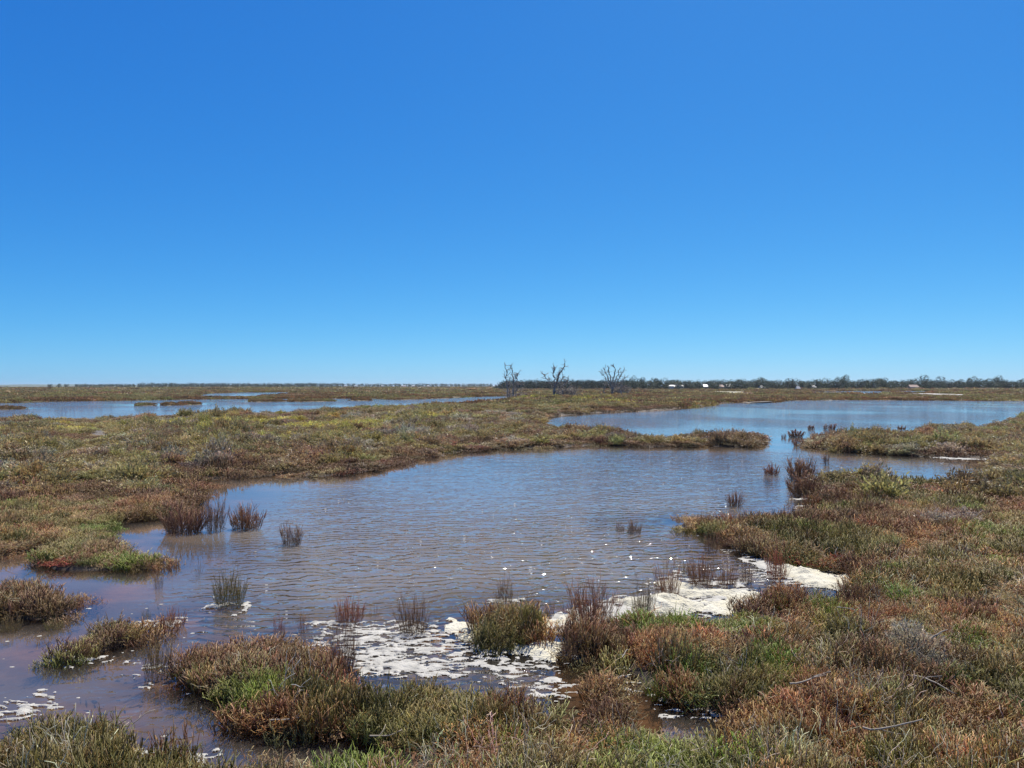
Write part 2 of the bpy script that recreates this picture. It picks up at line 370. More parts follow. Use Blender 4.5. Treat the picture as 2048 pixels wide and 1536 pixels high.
def solid_mat(name, c1, c2, scale=20.0, rough=0.9, bump=0.0, bscale=60.0):
    m, nt, out = new_mat(name); L = nt.links.new
    tc = N(nt, 'ShaderNodeTexCoord')
    no = N(nt, 'ShaderNodeTexNoise', Scale=scale, Detail=5.0); L(tc.outputs['Object'], no.inputs['Vector'])
    r = ramp(nt, [(0.3, c1), (0.7, c2)]); L(no.outputs['Fac'], r.inputs[0])
    p = N(nt, 'ShaderNodeBsdfPrincipled', Roughness=rough); L(r.outputs[0], p.inputs['Base Color'])
    if bump:
        nb = N(nt, 'ShaderNodeTexNoise', Scale=bscale, Detail=6.0); L(tc.outputs['Object'], nb.inputs['Vector'])
        b = N(nt, 'ShaderNodeBump', Strength=1.0, Distance=bump); L(nb.outputs['Fac'], b.inputs['Height']); L(b.outputs[0], p.inputs['Normal'])
    L(p.outputs[0], out.inputs['Surface'])
    return m

def ground_mat():
    m, nt, out = new_mat('marsh_mud'); L = nt.links.new
    geo = N(nt, 'ShaderNodeNewGeometry')
    wet = N(nt, 'ShaderNodeAttribute', attribute_type='GEOMETRY', attribute_name='bed')
    n1 = N(nt, 'ShaderNodeTexNoise', Scale=1.6, Detail=8.0, Roughness=0.65); L(geo.outputs['Position'], n1.inputs['Vector'])
    land = ramp(nt, [(0.3, (0.040, 0.028, 0.017)), (0.55, (0.075, 0.052, 0.032)), (0.8, (0.11, 0.082, 0.05))]); L(n1.outputs['Fac'], land.inputs[0])
    n2 = N(nt, 'ShaderNodeTexNoise', Scale=0.9, Detail=7.0, Roughness=0.6); L(geo.outputs['Position'], n2.inputs['Vector'])
    bed = ramp(nt, [(0.3, (0.07, 0.052, 0.040)), (0.5, (0.125, 0.082, 0.050)), (0.70, (0.33, 0.18, 0.062))]); L(n2.outputs['Fac'], bed.inputs[0])
    mx = N(nt, 'ShaderNodeMix', data_type='RGBA')
    L(wet.outputs['Fac'], mx.inputs[0]); L(land.outputs[0], mx.inputs[6]); L(bed.outputs[0], mx.inputs[7])
    far = N(nt, 'ShaderNodeAttribute', attribute_type='GEOMETRY', attribute_name='plain')   # plains covered in low growth too fine to pick apart
    n3 = N(nt, 'ShaderNodeTexNoise', Scale=0.05, Detail=8.0, Roughness=0.7); L(geo.outputs['Position'], n3.inputs['Vector'])
    pl = ramp(nt, [(0.3, (0.085, 0.066, 0.032)), (0.5, (0.125, 0.10, 0.045)), (0.7, (0.155, 0.115, 0.06))]); L(n3.outputs['Fac'], pl.inputs[0])
    m2 = N(nt, 'ShaderNodeMix', data_type='RGBA')
    L(far.outputs['Fac'], m2.inputs[0]); L(mx.outputs[2], m2.inputs[6]); L(pl.outputs[0], m2.inputs[7])
    p = N(nt, 'ShaderNodeBsdfPrincipled', Roughness=0.85); L(m2.outputs[2], p.inputs['Base Color'])
    nb = N(nt, 'ShaderNodeTexNoise', Scale=14.0, Detail=6.0); L(geo.outputs['Position'], nb.inputs['Vector'])
    b = N(nt, 'ShaderNodeBump', Strength=0.6, Distance=0.02); L(nb.outputs['Fac'], b.inputs['Height']); L(b.outputs[0], p.inputs['Normal'])
    L(p.outputs[0], out.inputs['Surface'])
    return m

def water_mat():
    m, nt, out = new_mat('shallow_water'); L = nt.links.new
    geo = N(nt, 'ShaderNodeNewGeometry')
    chop = N(nt, 'ShaderNodeAttribute', attribute_type='GEOMETRY', attribute_name='chop')
    # wind ripples: crests run across the view, broken up by noise
    mp = N(nt, 'ShaderNodeMapping'); mp.inputs['Rotation'].default_value = (0, 0, R(-9)); mp.inputs['Scale'].default_value = (0.9, 1.0, 1.0)
    L(geo.outputs['Position'], mp.inputs['Vector'])
    na = N(nt, 'ShaderNodeTexNoise', Scale=5.2, Detail=2.0, Roughness=0.45, Distortion=0.35); L(mp.outputs[0], na.inputs['Vector'])
    mp2 = N(nt, 'ShaderNodeMapping'); mp2.inputs['Rotation'].default_value = (0, 0, R(14)); mp2.inputs['Scale'].default_value = (0.9, 1.0, 1.0)
    L(geo.outputs['Position'], mp2.inputs['Vector'])
    wv = N(nt, 'ShaderNodeTexWave', wave_type='BANDS', bands_direction='Y', wave_profile='SIN')
    wv.inputs['Scale'].default_value = 1.45; wv.inputs['Distortion'].default_value = 11.0; wv.inputs['Detail'].default_value = 2.0
    wv.inputs['Detail Scale'].default_value = 1.1; wv.inputs['Detail Roughness'].default_value = 0.55
    L(mp.outputs[0], wv.inputs['Vector'])
    nc = N(nt, 'ShaderNodeTexNoise', Scale=13.0, Detail=3.0, Roughness=0.5); L(mp2.outputs[0], nc.inputs['Vector'])
    s1 = N(nt, 'ShaderNodeMath', operation='MULTIPLY'); s1.inputs[1].default_value = 0.030; L(na.outputs['Fac'], s1.inputs[0])
    s2 = N(nt, 'ShaderNodeMath', operation='MULTIPLY_ADD'); s2.inputs[1].default_value = 0.013; L(wv.outputs['Fac'], s2.inputs[0]); L(s1.outputs[0], s2.inputs[2])
    s3 = N(nt, 'ShaderNodeMath', operation='MULTIPLY_ADD'); s3.inputs[1].default_value = 0.005; L(nc.outputs['Fac'], s3.inputs[0]); L(s2.outputs[0], s3.inputs[2])
    # here and there a wavelet steepens enough to flash the sun
    nd = N(nt, 'ShaderNodeTexNoise', Scale=8.0, Detail=1.0, Roughness=0.4); L(mp2.outputs[0], nd.inputs['Vector'])
    pk = N(nt, 'ShaderNodeMath', operation='SUBTRACT', use_clamp=True); pk.inputs[1].default_value = 0.57; L(nd.outputs['Fac'], pk.inputs[0])
    s4 = N(nt, 'ShaderNodeMath', operation='MULTIPLY_ADD'); s4.inputs[1].default_value = 0.12; L(pk.outputs[0], s4.inputs[0]); L(s3.outputs[0], s4.inputs[2])
    hh = N(nt, 'ShaderNodeMath', operation='MULTIPLY'); L(s4.outputs[0], hh.inputs[0]); L(chop.outputs['Fac'], hh.inputs[1])
    b = N(nt, 'ShaderNodeBump', Strength=1.0, Distance=1.0); L(hh.outputs[0], b.inputs['Height'])
    fr = N(nt, 'ShaderNodeFresnel', IOR=1.66); L(b.outputs[0], fr.inputs['Normal'])
    gl = N(nt, 'ShaderNodeBsdfGlossy', Roughness=0.03); L(b.outputs[0], gl.inputs['Normal'])
    gl.inputs['Color'].default_value = (1, 1, 1, 1)
    tp = N(nt, 'ShaderNodeBsdfTransparent'); tp.inputs['Color'].default_value = (0.80, 0.72, 0.64, 1)
    # fine silt hanging in the water
    df = N(nt, 'ShaderNodeBsdfDiffuse'); df.inputs['Color'].default_value = (0.228, 0.198, 0.162, 1)
    deep = N(nt, 'ShaderNodeAttribute', attribute_type='GEOMETRY', attribute_name='murk')
    m1 = N(nt, 'ShaderNodeMixShader'); L(deep.outputs['Fac'], m1.inputs[0]); L(tp.outputs[0], m1.inputs[1]); L(df.outputs[0], m1.inputs[2])
    m2 = N(nt, 'ShaderNodeMixShader'); L(fr.outputs[0], m2.inputs[0]); L(m1.outputs[0], m2.inputs[1]); L(gl.outputs[0], m2.inputs[2])
    L(m2.outputs[0], out.inputs['Surface'])
    return m

M_ground = ground_mat()
M_water = water_mat()
M_foam = solid_mat('foam', (0.30, 0.285, 0.24), (0.50, 0.47, 0.40), 9.0, 0.8, 0.008, 70.0)
M_foam_cream = solid_mat('cream_foam', (0.52, 0.47, 0.32), (0.62, 0.58, 0.45), 4.0, 0.85, 0.02, 45.0)
M_dead = solid_mat('weathered_dead_wood', (0.19, 0.15, 0.115), (0.38, 0.32, 0.25), 1.5, 0.9)
M_twig = solid_mat('bleached_twig', (0.22, 0.18, 0.13), (0.40, 0.34, 0.26), 8.0, 0.8)
M_wall = solid_mat('white_render', (0.50, 0.48, 0.43), (0.60, 0.58, 0.53), 0.6, 0.8)
M_roof_pale = solid_mat('pale_metal_roof', (0.30, 0.29, 0.27), (0.40, 0.39, 0.37), 0.5, 0.5)
M_roof_red = solid_mat('brown_tile_roof', (0.30, 0.20, 0.15), (0.38, 0.27, 0.2), 0.5, 0.8)
M_glass = solid_mat('dark_window', (0.03, 0.035, 0.04), (0.05, 0.055, 0.06), 0.5, 0.15)
M_sand = solid_mat('pale_salt_flat', (0.30, 0.27, 0.22), (0.50, 0.46, 0.40), 0.08, 0.9)
M_mud = solid_mat('dry_grey_mud', (0.10, 0.085, 0.066), (0.17, 0.145, 0.115), 2.0, 0.9)
M_drygrass = solid_mat('dry_pale_grass', (0.26, 0.23, 0.13), (0.36, 0.32, 0.20), 0.1, 0.9)
M_bark = solid_mat('tree_bark', (0.07, 0.055, 0.045), (0.14, 0.11, 0.09), 2.0, 0.9)

# ------------------------------------------------------------------ ground and water sheets
front = np.linspace(-48, 48, 760)
back = np.linspace(48, 312, 60)[1:-1]
ANG = np.radians(np.concatenate([front, back])); NA = len(ANG)
RAD = np.concatenate([[0.0, 1.0, 1.8], np.exp(np.linspace(math.log(2.4), math.log(700), 430)), [800, 950, 1200, 1600, 2200, 3200, 4800, 7500, 12000]]); NR = len(RAD)
rr, aa = np.meshgrid(RAD, ANG, indexing='ij')
gx, gy = (rr * np.sin(aa)).ravel(), (rr * np.cos(aa)).ravel()
gs = np.full(len(gx), -50.0)
near = (rr.ravel() < 420)
gs[near] = water_sdf(gx[near], gy[near])
gd = np.hypot(gx, gy)
hum = fbm(gx * 1.3, gy * 1.3, 21, 3)
ease = np.clip(1.0 - gd / 400, 0.15, 1)
land_h = 0.025 + np.clip(-gs, 0, 1.5) * 0.05 + np.clip(hum - 0.35, 0, 1) * 0.16 * np.clip(-gs / 0.4, 0, 1)
edge = np.clip(gd * 0.007, 0.08, 0.7)
bed_h = -0.05 - 0.22 * np.clip(gs / 2.5, 0, 1) - 0.05 * fbm(gx * 0.8, gy * 0.8, 33)
t = np.clip(gs / edge * 0.5 + 0.5, 0, 1); t = t * t * (3 - 2 * t)
gz = land_h * (1 - t) + bed_h * t
# a low sandy rise under the dead trees
rise = np.exp(-(((gx - 11) / 16) ** 2 + ((gy - 118) / 34) ** 2))
gz += 0.35 * rise * (1 - t)
i, j = np.meshgrid(np.arange(NR - 1), np.arange(NA), indexing='ij')
j2 = (j + 1) % NA
quads = np.stack([i * NA + j, (i + 1) * NA + j, (i + 1) * NA + j2, i * NA + j2], -1).reshape(-1, 4)
# +x to the right with angle clockwise: flip so the faces look up
quads = quads[:, ::-1]
me = raw_mesh('ground', np.stack([gx, gy, gz], -1), quads, 4, True)
fattr(me, 'bed', np.clip(gs / 0.2 + 0.1, 0, 1)); fattr(me, 'plain', np.clip((gd - 45) / 60, 0, 1) * (gs < -0.3))
link('ground', me, None, M_ground, kind='structure', label='brown mud flat of the saltmarsh under the low plants')

def water_sheet(key, label, chop0):
    s = np.full(len(gx), -99.0)
    P = np.array(WATER[key]); lo, hi = P.min(0) - 6, P.max(0) + 6
    m = near & (gx > lo[0]) & (gx < hi[0]) & (gy > lo[1]) & (gy < hi[1])
    s[m] = poly_sdf(gx[m], gy[m], WATER[key])
    lim = -np.clip(gd * 0.03, 0.5, 5.0)
    keep = (s[quads] > lim[quads]).any(1)
    q = quads[keep]; ids, inv = np.unique(q, return_inverse=True)
    me = raw_mesh('water', np.stack([gx[ids], gy[ids], np.zeros(len(ids))], -1), inv.reshape(-1, 4), 4, True)
    open_w = np.clip((gs[ids] - 0.15) / np.clip(gd[ids] * 0.11, 0.9, 4.0), 0, 1)
    gust = 0.25 + 1.15 * np.clip((fbm(gx[ids] * 0.16, gy[ids] * 0.10, 51, 2) - 0.25) * 2, 0, 1)
    if key == 'pond':                                            # wind from the far left: little fetch, little chop
        near_w = gd[ids] < 34; wx, wy = gx[ids][near_w], gy[ids][near_w]; fetch = np.zeros(len(wx)); alive = np.ones(len(wx), bool)
        for k in range(1, 8):
            alive &= poly_sdf(wx - 0.42 * k * 0.8, wy + 0.9 * k * 0.8, WATER[key]) > 0
            fetch += alive
        ff = np.ones(len(ids)); ff[near_w] = 0.16 + 0.84 * np.clip(fetch / 7, 0, 1) ** 1.2; open_w = np.clip(open_w * 1.6, 0, 1) * ff
    creek = np.clip((gx[ids] + 4.6 + 0.1 * (gy[ids] - 9)) / 2.0, 0.12, 1) if key == 'pond' else 1.0
    lee = 1.0
    fattr(me, 'chop', chop0 * open_w * gust * creek * lee * np.maximum(np.clip(11 / gd[ids], 0.28, 1), np.clip((gd[ids] - 32) / 8, 0, 1) * 0.54))
    fattr(me, 'murk', np.clip(0.03 + gs[ids] * 0.34, 0.03, 0.7) * np.clip(16 / gd[ids], 0.6, 1))
    return link('water', me, None, M_water, kind='structure', label=label)
water_sheet('pond', 'shallow brown pond with blue ripples in the middle of the marsh', 1.0)
water_sheet('left_pond', 'long thin blue pond beyond the left bank', 1.0)
water_sheet('far_pond', 'thin far strip of water on the left plain', 1.0)
water_sheet('foam_channel', 'narrow foam filled channel in the near bank', 0.5)
water_sheet('far_lagoon', 'pale far strip of water before the right tree row', 1.0)

def flat_patch(name, pts, mat, label, z=0.09):
    P = np.array(pts); c = P.mean(0)
    bm = bmesh.new()
    ring = []
    for a, b in zip(P, np.roll(P, -1, axis=0)):
        for u in np.linspace(0, 1, 12)[:-1]:
            p = a * (1 - u) + b * u
            p = p + (p - c) * 0.10 * (random.random() - 0.5) * 2
            ring.append(bm.verts.new((p[0], p[1], z)))
    cv = bm.verts.new((c[0], c[1], z + 0.05))
    for k in range(len(ring)): bm.faces.new((ring[k], ring[(k + 1) % len(ring)], cv))
    bmesh.ops.recalc_face_normals(bm, faces=bm.faces)
    me = bpy.data.meshes.new(name); bm.to_mesh(me); bm.free()
    return link(name, me, None, mat, kind='structure', label=label)
random.seed(3)
BARE = [
    ('salt_flat', [(99.3, 228.0), (113.0, 246.2), (116.3, 239.8), (90.2, 185.6), (83.0, 183.4)], M_sand, 'short pale salt strip, left one of two before the right tree row'),
    ('salt_flat', [(120.6, 236.8), (132.2, 246.2), (124.9, 209.9), (98.4, 164.3), (96.2, 179.3), (93.9, 183.4)], M_sand, 'longer pale salt strip, right one of two before the right tree row'),
    ('sand_strip', [(67.7, 288.6), (90.8, 335.8), (100.2, 324.0), (64.6, 208.9), (54.9, 203.1)], M_drygrass, 'dry pale grass strip below the white house'),
    ('mud_flat', [(32.3, 108.0), (39.6, 116.9), (36.9, 110.6), (32.0, 105.5)], M_mud, 'pinkish mud strip on the far shore of the right pond'),
    ('bare_mud', [(-21.65, 39.29), (-21.84, 41.04), (-18.87, 36.21), (-17.31, 32.98), (-18.67, 34.2)], M_mud, 'bare grey mud patch among yellow green bushes on the left bank'),
]
for nm, pts, mt, lb in BARE: flat_patch(nm, pts, mt, lb, 0.2 if nm == 'bare_mud' else 0.12)

# low ridge on the left horizon
xs = np.linspace(-3600, -900, 90); V = []; Fq = []
for k, x in enumerate(xs):
    h = 11.5 * min(1, (xs[-1] - x) / 700) * (0.85 + 0.2 * math.sin(x * 0.004) + 0.08 * math.sin(x * 0.021))
    for u, hh in ((0, -0.5), (160, h * 0.6), (420, h), (900, h * 0.8), (1500, -0.5)): V.append((x, 4200 + u, hh))
for k in range(len(xs) - 1):
    for r_ in range(4):
        a = k * 5 + r_; Fq.append((a, a + 5, a + 6, a + 1))
M_hill = solid_mat('far_farmland', (0.06, 0.09, 0.045), (0.10, 0.12, 0.06), 0.01, 0.95)
link('hills', raw_mesh('hills', V, np.array(Fq), 4, True), None, M_hill, kind='structure', label='low blue green ridge on the left horizon')

# ------------------------------------------------------------------ samphire clumps (prototypes, unlinked)
PROTO = bpy.data.collections.new('plant_prototypes')
proto_names = []
def proto(name, b, mat=M_veg):
    me = b.mesh(name, mat)
    o = bpy.data.objects.new('%02d_%s' % (len(proto_names), name), me)
    PROTO.objects.link(o); proto_names.append(name)
    return len(proto_names) - 1

def bent(g, base, d, L, k=4, wob=0.12, lift=0.0):
    d = np.asarray(d, float) / np.linalg.norm(d); P = [np.asarray(base, float)]
    for q in range(k - 1):
        d = d + g.normal(size=3) * wob + np.array([0, 0, lift]); d /= np.linalg.norm(d)
        P.append(P[-1] + d * L / (k - 1))
    return np.array(P)

def upright(b, g, n, Rr, Hh, r, branches=3, lean=0.25, bare=0.0):
    for q in range(n):
        a, q_ = g.uniform(0, 2 * math.pi), math.sqrt(g.uniform()) * Rr
        base = np.array([q_ * math.cos(a), q_ * math.sin(a), -0.02]); rnd = g.uniform()
        L = Hh * g.uniform(0.55, 1.1) * (1 - 0.35 * (q_ / Rr) ** 2)
        d = np.array([math.cos(a) * lean * q_ / Rr + g.normal() * 0.17, math.sin(a) * lean * q_ / Rr + g.normal() * 0.17, 1.0])
        P = bent(g, base, d, L, 4, 0.13)
        b.tube(P, np.array([r * 0.9, r, r, r * 0.75]), np.linspace(0, 1, 4) * L / Hh, rnd)
        for w in range(g.integers(max(0, branches - 1), branches + 2)):
            u = g.uniform(0.35, 0.9); s = P[0] + (P[-1] - P[0]) * 0 ; kk = u * 3; i0 = int(kk); s = P[i0] + (P[min(3, i0 + 1)] - P[i0]) * (kk - i0)
            dd = np.array([g.normal() * 0.45, g.normal() * 0.45, 0.9]); l2 = L * g.uniform(0.18, 0.42)
            Q = bent(g, s, dd, l2, 3, 0.10, 0.08)
            b.tube(Q, np.array([r * 0.8, r * 0.85, r * 0.6]), np.array([u, u + .15, u + .3]) * L / Hh, (rnd + g.uniform(-.1, .1)) % 1)

def tangle(b, g, n, Rr, Hh, r, leaves=3):
    for q in range(n):
        a, q_ = g.uniform(0, 2 * math.pi), math.sqrt(g.uniform()) * Rr
        dome = math.sqrt(max(0.05, 1 - (q_ / Rr) ** 2 * 0.8))
        base = np.array([q_ * math.cos(a), q_ * math.sin(a), Hh * dome * g.uniform(0.0, 0.55)]); rnd = g.uniform()
        d = np.array([g.normal() * 0.8, g.normal() * 0.8, g.uniform(0.3, 1.0)])
        L = Hh * g.uniform(0.3, 0.65)
        P = bent(g, base, d, L, 5, 0.34, 0.05)
        tt = np.clip(P[:, 2] / Hh, 0, 1.1)
        b.tube(P, np.array([r, r, r * .9, r * .8, r * .5]), tt, rnd)
        for w in range(leaves):
            s = P[g.integers(2, 5)]
            b.leaf(s, g.normal(size=3) * 0.009 + np.array([0, 0, 0.008]), r * 1.0, (rnd + g.uniform(-.15, .15)) % 1, min(1, s[2] / Hh), g)

def grassy(b, g, n, Rr, Hh, w):
    for q in range(n):
        a, q_ = g.uniform(0, 2 * math.pi), math.sqrt(g.uniform()) * Rr
        base = np.array([q_ * math.cos(a), q_ * math.sin(a), -0.01]); rnd = g.uniform()
        P = bent(g, base, (g.normal() * .22, g.normal() * .22, 1), Hh * g.uniform(.5, 1.1), 4, .12, -0.02)
        b.tube(P, np.array([w, w, w * .7, w * .2]), np.linspace(0, 0.9, 4), rnd)

def shrub(b, g, n, Rr, Hh, leaf, r=0.006):
    """a dome of short twigs ending in little fleshy leaves"""
    for q in range(n):
        a, e = g.uniform(0, 2 * math.pi), math.asin(g.uniform(0.02, 1.0))
        o = np.array([math.cos(a) * math.cos(e) * Rr, math.sin(a) * math.cos(e) * Rr, math.sin(e) * Hh])
        k0 = g.uniform(0.45, 0.85); k1 = k0 + g.uniform(0.15, 0.35); lump = 0.85 + 0.3 * math.sin(a * 3 + e * 5)
        rnd = g.uniform(); s, t_ = o * k0 * lump, o * k1 * lump
        t_ = t_ + g.normal(size=3) * 0.05 * Rr + np.array([0, 0, 0.12 * Hh])
        b.tube([s, t_], [r, r * 0.5], [0.2, 0.6], rnd)
        for w in range(5):
            p = s + (t_ - s) * g.uniform(0.4, 1.05) + g.normal(size=3) * leaf * 0.4
            b.leaf(p, g.normal(size=3) * leaf * 0.45 + (t_ - s) / np.linalg.norm(t_ - s) * leaf * 0.9, leaf * 0.24, (rnd + g.uniform(-.12, .12)) % 1, float(np.clip(p[2] / Hh, 0, 1)), g)

def hummock(b, g, n, Rr, Hh, leaf):
    """far clump: upright flecks over an uneven dome"""
    for q in range(n):
        a, q_ = g.uniform(0, 2 * math.pi), math.sqrt(g.uniform()) * Rr
        z = Hh * max(0.03, 1 - (q_ / Rr) ** 2) * (0.7 + 0.35 * math.sin(a * 2 + q_ * 4)) * g.uniform(0.35, 1.0)
        c = np.array([q_ * math.cos(a), q_ * math.sin(a), z])
        b.leaf(c, np.array([g.normal() * .45, g.normal() * .45, g.uniform(.5, 1.2)]) * leaf, leaf * 0.3, g.uniform(), float(np.clip(z / Hh, 0, 1)), g)

g = np.random.default_rng(11)
def make(kind, count):
    out = []
    for q in range(count):
        b = Builder()
        if kind == 'up': upright(b, g, 76, 0.15, 0.26, 0.0030, 3)
        if kind == 'upthin': upright(b, g, 40, 0.14, 0.30, 0.0030, 2, 0.18)
        if kind == 'tangle': tangle(b, g, 150, 0.17, 0.20, 0.0026, 3)
        if kind == 'low': tangle(b, g, 110, 0.16, 0.11, 0.0028, 4)
        if kind == 'grass': grassy(b, g, 130, 0.15, 0.20, 0.0024)
        if kind == 'shrub': shrub(b, g, 300, 0.24, 0.30, 0.026, 0.0035)
        if kind == 'straw': tangle(b, g, 26, 0.20, 0.30, 0.0024, 0)
        if kind == 'mid_up': upright(b, g, 80, 0.34, 0.27, 0.0065, 2)
        if kind == 'mid_tangle': tangle(b, g, 190, 0.38, 0.26, 0.0055, 3)
        if kind == 'mid_shrub': shrub(b, g, 260, 0.46, 0.36, 0.06, 0.007)
        if kind == 'far': hummock(b, g, 260, 0.9, 0.27, 0.15)
        if kind == 'far_bush': hummock(b, g, 300, 0.8, 0.46, 0.16)
        out.append(proto(kind, b))
    return out
P_ = {k: make(k, c) for k, c in (('up', 4), ('upthin', 3), ('tangle', 4), ('low', 3), ('grass', 3), ('shrub', 3), ('straw', 3), ('mid_up', 3), ('mid_tangle', 3), ('mid_shrub', 4), ('far', 4), ('far_bush', 3))}

# plant kinds: stem colour, tip colour, spread, near prototypes, mid prototypes, height factor
K = {
    'green':  ((0.120, 0.160, 0.036), (0.215, 0.165, 0.060), ['up', 'up', 'upthin', 'tangle'], ['mid_up'], 1.0),
    'bright': ((0.160, 0.235, 0.034), (0.210, 0.250, 0.055), ['grass', 'up'], ['mid_up'], 0.9),
    'rust':   ((0.235, 0.118, 0.046), (0.390, 0.238, 0.112), ['tangle', 'tangle', 'low', 'up'], ['mid_tangle'], 0.95),
    'red':    ((0.250, 0.050, 0.025), (0.360, 0.110, 0.060), ['low', 'low', 'tangle'], ['mid_tangle'], 0.8),
    'brown':  ((0.150, 0.098, 0.048), (0.265, 0.155, 0.082), ['up', 'upthin', 'tangle'], ['mid_up', 'mid_tangle'], 1.05),
    'tan':    ((0.310, 0.215, 0.105), (0.460, 0.340, 0.200), ['tangle', 'straw', 'tangle'], ['mid_tangle'], 1.0),
    'grey':   ((0.190, 0.165, 0.120), (0.320, 0.285, 0.220), ['shrub', 'tangle', 'straw'], ['mid_shrub', 'mid_tangle'], 1.0),
    'yellow': ((0.290, 0.265, 0.060), (0.460, 0.410, 0.115), ['shrub', 'up'], ['mid_shrub'], 1.0),
    'olive':  ((0.180, 0.165, 0.060), (0.290, 0.240, 0.110), ['up', 'tangle'], ['mid_shrub', 'mid_shrub', 'mid_up'], 1.0),
    'purple': ((0.160, 0.114, 0.066), (0.265, 0.185, 0.110), ['tangle', 'up'], ['mid_tangle', 'mid_shrub'], 0.95),
}
KEYS = list(K)

ZONES = [
    (0.03, 6.73, 0.5, 'green', 0.5),
    (-0.1, 6.54, 0.5, 'rust', -0.3),
    (-0.1, 6.54, 0.5, 'red', -0.3),
    (-1.97, 5.57, 0.5, 'bright', 0.35),
    (-1.65, 5.48, 0.35, 'tan', 0.3),
    (-0.87, 5.07, 0.6, 'green', 0.3),
    (-0.35, 5.22, 0.6, 'bright', 0.28),
    (0.25, 5.07, 0.5, 'green', 0.2),
    (-0.98, 4.65, 0.4, 'red', 0.25),
    (-0.68, 4.65, 0.4, 'rust', 0.25),
    (0.16, 4.53, 0.3, 'red', 0.3),
    (0.84, 5.22, 0.6, 'rust', 0.25),
    (1.51, 6.18, 0.45, 'bright', 0.4),
    (0.9, 4.53, 0.7, 'bright', 0.35),
    (1.9, 6.41, 0.5, 'tan', 0.2),
    (2.96, 7.91, 0.35, 'red', 0.3),
    (3.77, 8.1, 0.4, 'red', 0.35),
    (5.29, 10.48, 0.7, 'red', 0.35),
    (4.07, 10.02, 1.6, 'green', 0.2),
    (3.21, 6.54, 0.5, 'grey', 0.3),
    (3.32, 5.96, 0.5, 'grey', 0.35),
    (3.53, 6.07, 0.4, 'yellow', 0.3),
    (6.58, 11.56, 1.2, 'grey', 0.25),
    (2.42, 5.96, 0.5, 'olive', 0.25),
    (2.3, 5.22, 0.5, 'olive', 0.25),
    (2.65, 4.65, 0.5, 'rust', 0.2),
    (3.1, 4.99, 0.6, 'green', 0.3),
    (1.73, 5.07, 0.4, 'rust', 0.25),
    (1.74, 4.65, 0.5, 'olive', 0.25),
    (-6.67, 10.65, 1.0, 'olive', 0.25),
    (-6.45, 11.76, 1.5, 'green', 0.2),
    (-7.66, 16.28, 3.0, 'brown', 0.2),
    (-4.88, 9.46, 0.7, 'brown', 0.2),
    (-4.63, 7.39, 0.6, 'green', 0.35),
    (-4.98, 8.2, 0.8, 'brown', 0.25),
    (-3.44, 6.66, 0.4, 'green', 0.35),
    (-2.83, 4.72, 0.5, 'green', 0.3),
    (-2.34, 4.65, 0.5, 'tan', 0.25),
    (-2.67, 4.99, 0.5, 'brown', 0.2),
    (-1.81, 4.47, 0.4, 'green', 0.3),
    (-1.33, 4.41, 0.3, 'tan', 0.3),
    (9.67, 18.01, 2.5, 'green', 0.2),
    (7.01, 14.85, 2.5, 'brown', 0.15),
]

def pick_kind(x, y, s, seed):
    d = np.hypot(x, y)
    sc = np.clip(d * 0.055, 0.42, 6.0)
    # patch size grows in steps so neighbouring plants share a field
    band = 2.0 ** np.round(np.log2(sc))
    B = {k: np.zeros(len(x)) for k in KEYS}
    left = np.clip((-x - 0.0) / 6, 0, 1); nearf = np.clip((17 - d) / 5, 0, 1); right = 1 - left
    mid = np.clip((d - 17) / 6, 0, 1) * np.clip((75 - d) / 12, 0, 1); far = np.clip((d - 62) / 14, 0, 1)
    shore = np.exp(-np.clip(-s, 0, 99) / np.clip(d * 0.05, 0.22, 2.4))
    base = {'green': .15, 'bright': .02, 'rust': .09, 'red': -.14, 'brown': .08, 'tan': .11, 'grey': -.12, 'yellow': -.35, 'olive': .12, 'purple': -.1}
    for k in KEYS: B[k] += base[k]
    B['brown'] += 0.30 * shore * np.clip(d / 9, 0.25, 1); B['red'] += 0.22 * shore * nearf
    B['bright'] += 0.05 * nearf; B['purple'] -= 0.3 * nearf; B['grey'] -= 0.08 * nearf; B['tan'] += 0.04 * nearf; B['rust'] += 0.10 * nearf * right
    # left bank and the ground between the ponds
    B['yellow'] += mid * (0.44 * np.exp(-((d - 46) / 14) ** 2) * left + 0.10)
    B['olive'] += mid * 0.14; B['purple'] += mid * (0.26 + 0.25 * shore); B['rust'] -= mid * 0.24; B['bright'] -= mid * 0.25; B['tan'] -= mid * 0.02; B['red'] -= mid * .2
    B['green'] -= mid * 0.10; B['grey'] += mid * 0.20; B['brown'] += mid * 0.10
    # far plains: brown to the right, tan olive to the left, yellow on the rise with the dead trees
    rise_ = np.exp(-(((x - 9) / 15) ** 2 + ((y - 116) / 34) ** 2))
    B['yellow'] += far * (0.75 * rise_); B['purple'] += far * 0.2; B['brown'] += far * 0.25; B['olive'] += far * (0.30 + 0.1 * left); B['green'] -= far * .25
    B['rust'] -= far * .15; B['bright'] -= far * .5; B['red'] -= far * .5; B['tan'] += far * 0.10 * left; B['grey'] -= far * .1
    for zx, zy, zr, zk, zw in ZONES: B[zk] += zw * np.exp(-((x - zx) ** 2 + (y - zy) ** 2) / zr ** 2)
    best = np.full(len(x), -9.0); idx = np.zeros(len(x), int)
    for q, k in enumerate(KEYS):
        v = 1.1 * fbm(x / band + q * 31.7, y / band * 0.8 - q * 11.3, 100 + q, 3) + B[k] + rng.normal(0, 0.075, len(x))
        u = v > best; best[u] = v[u]; idx[u] = q
    return idx

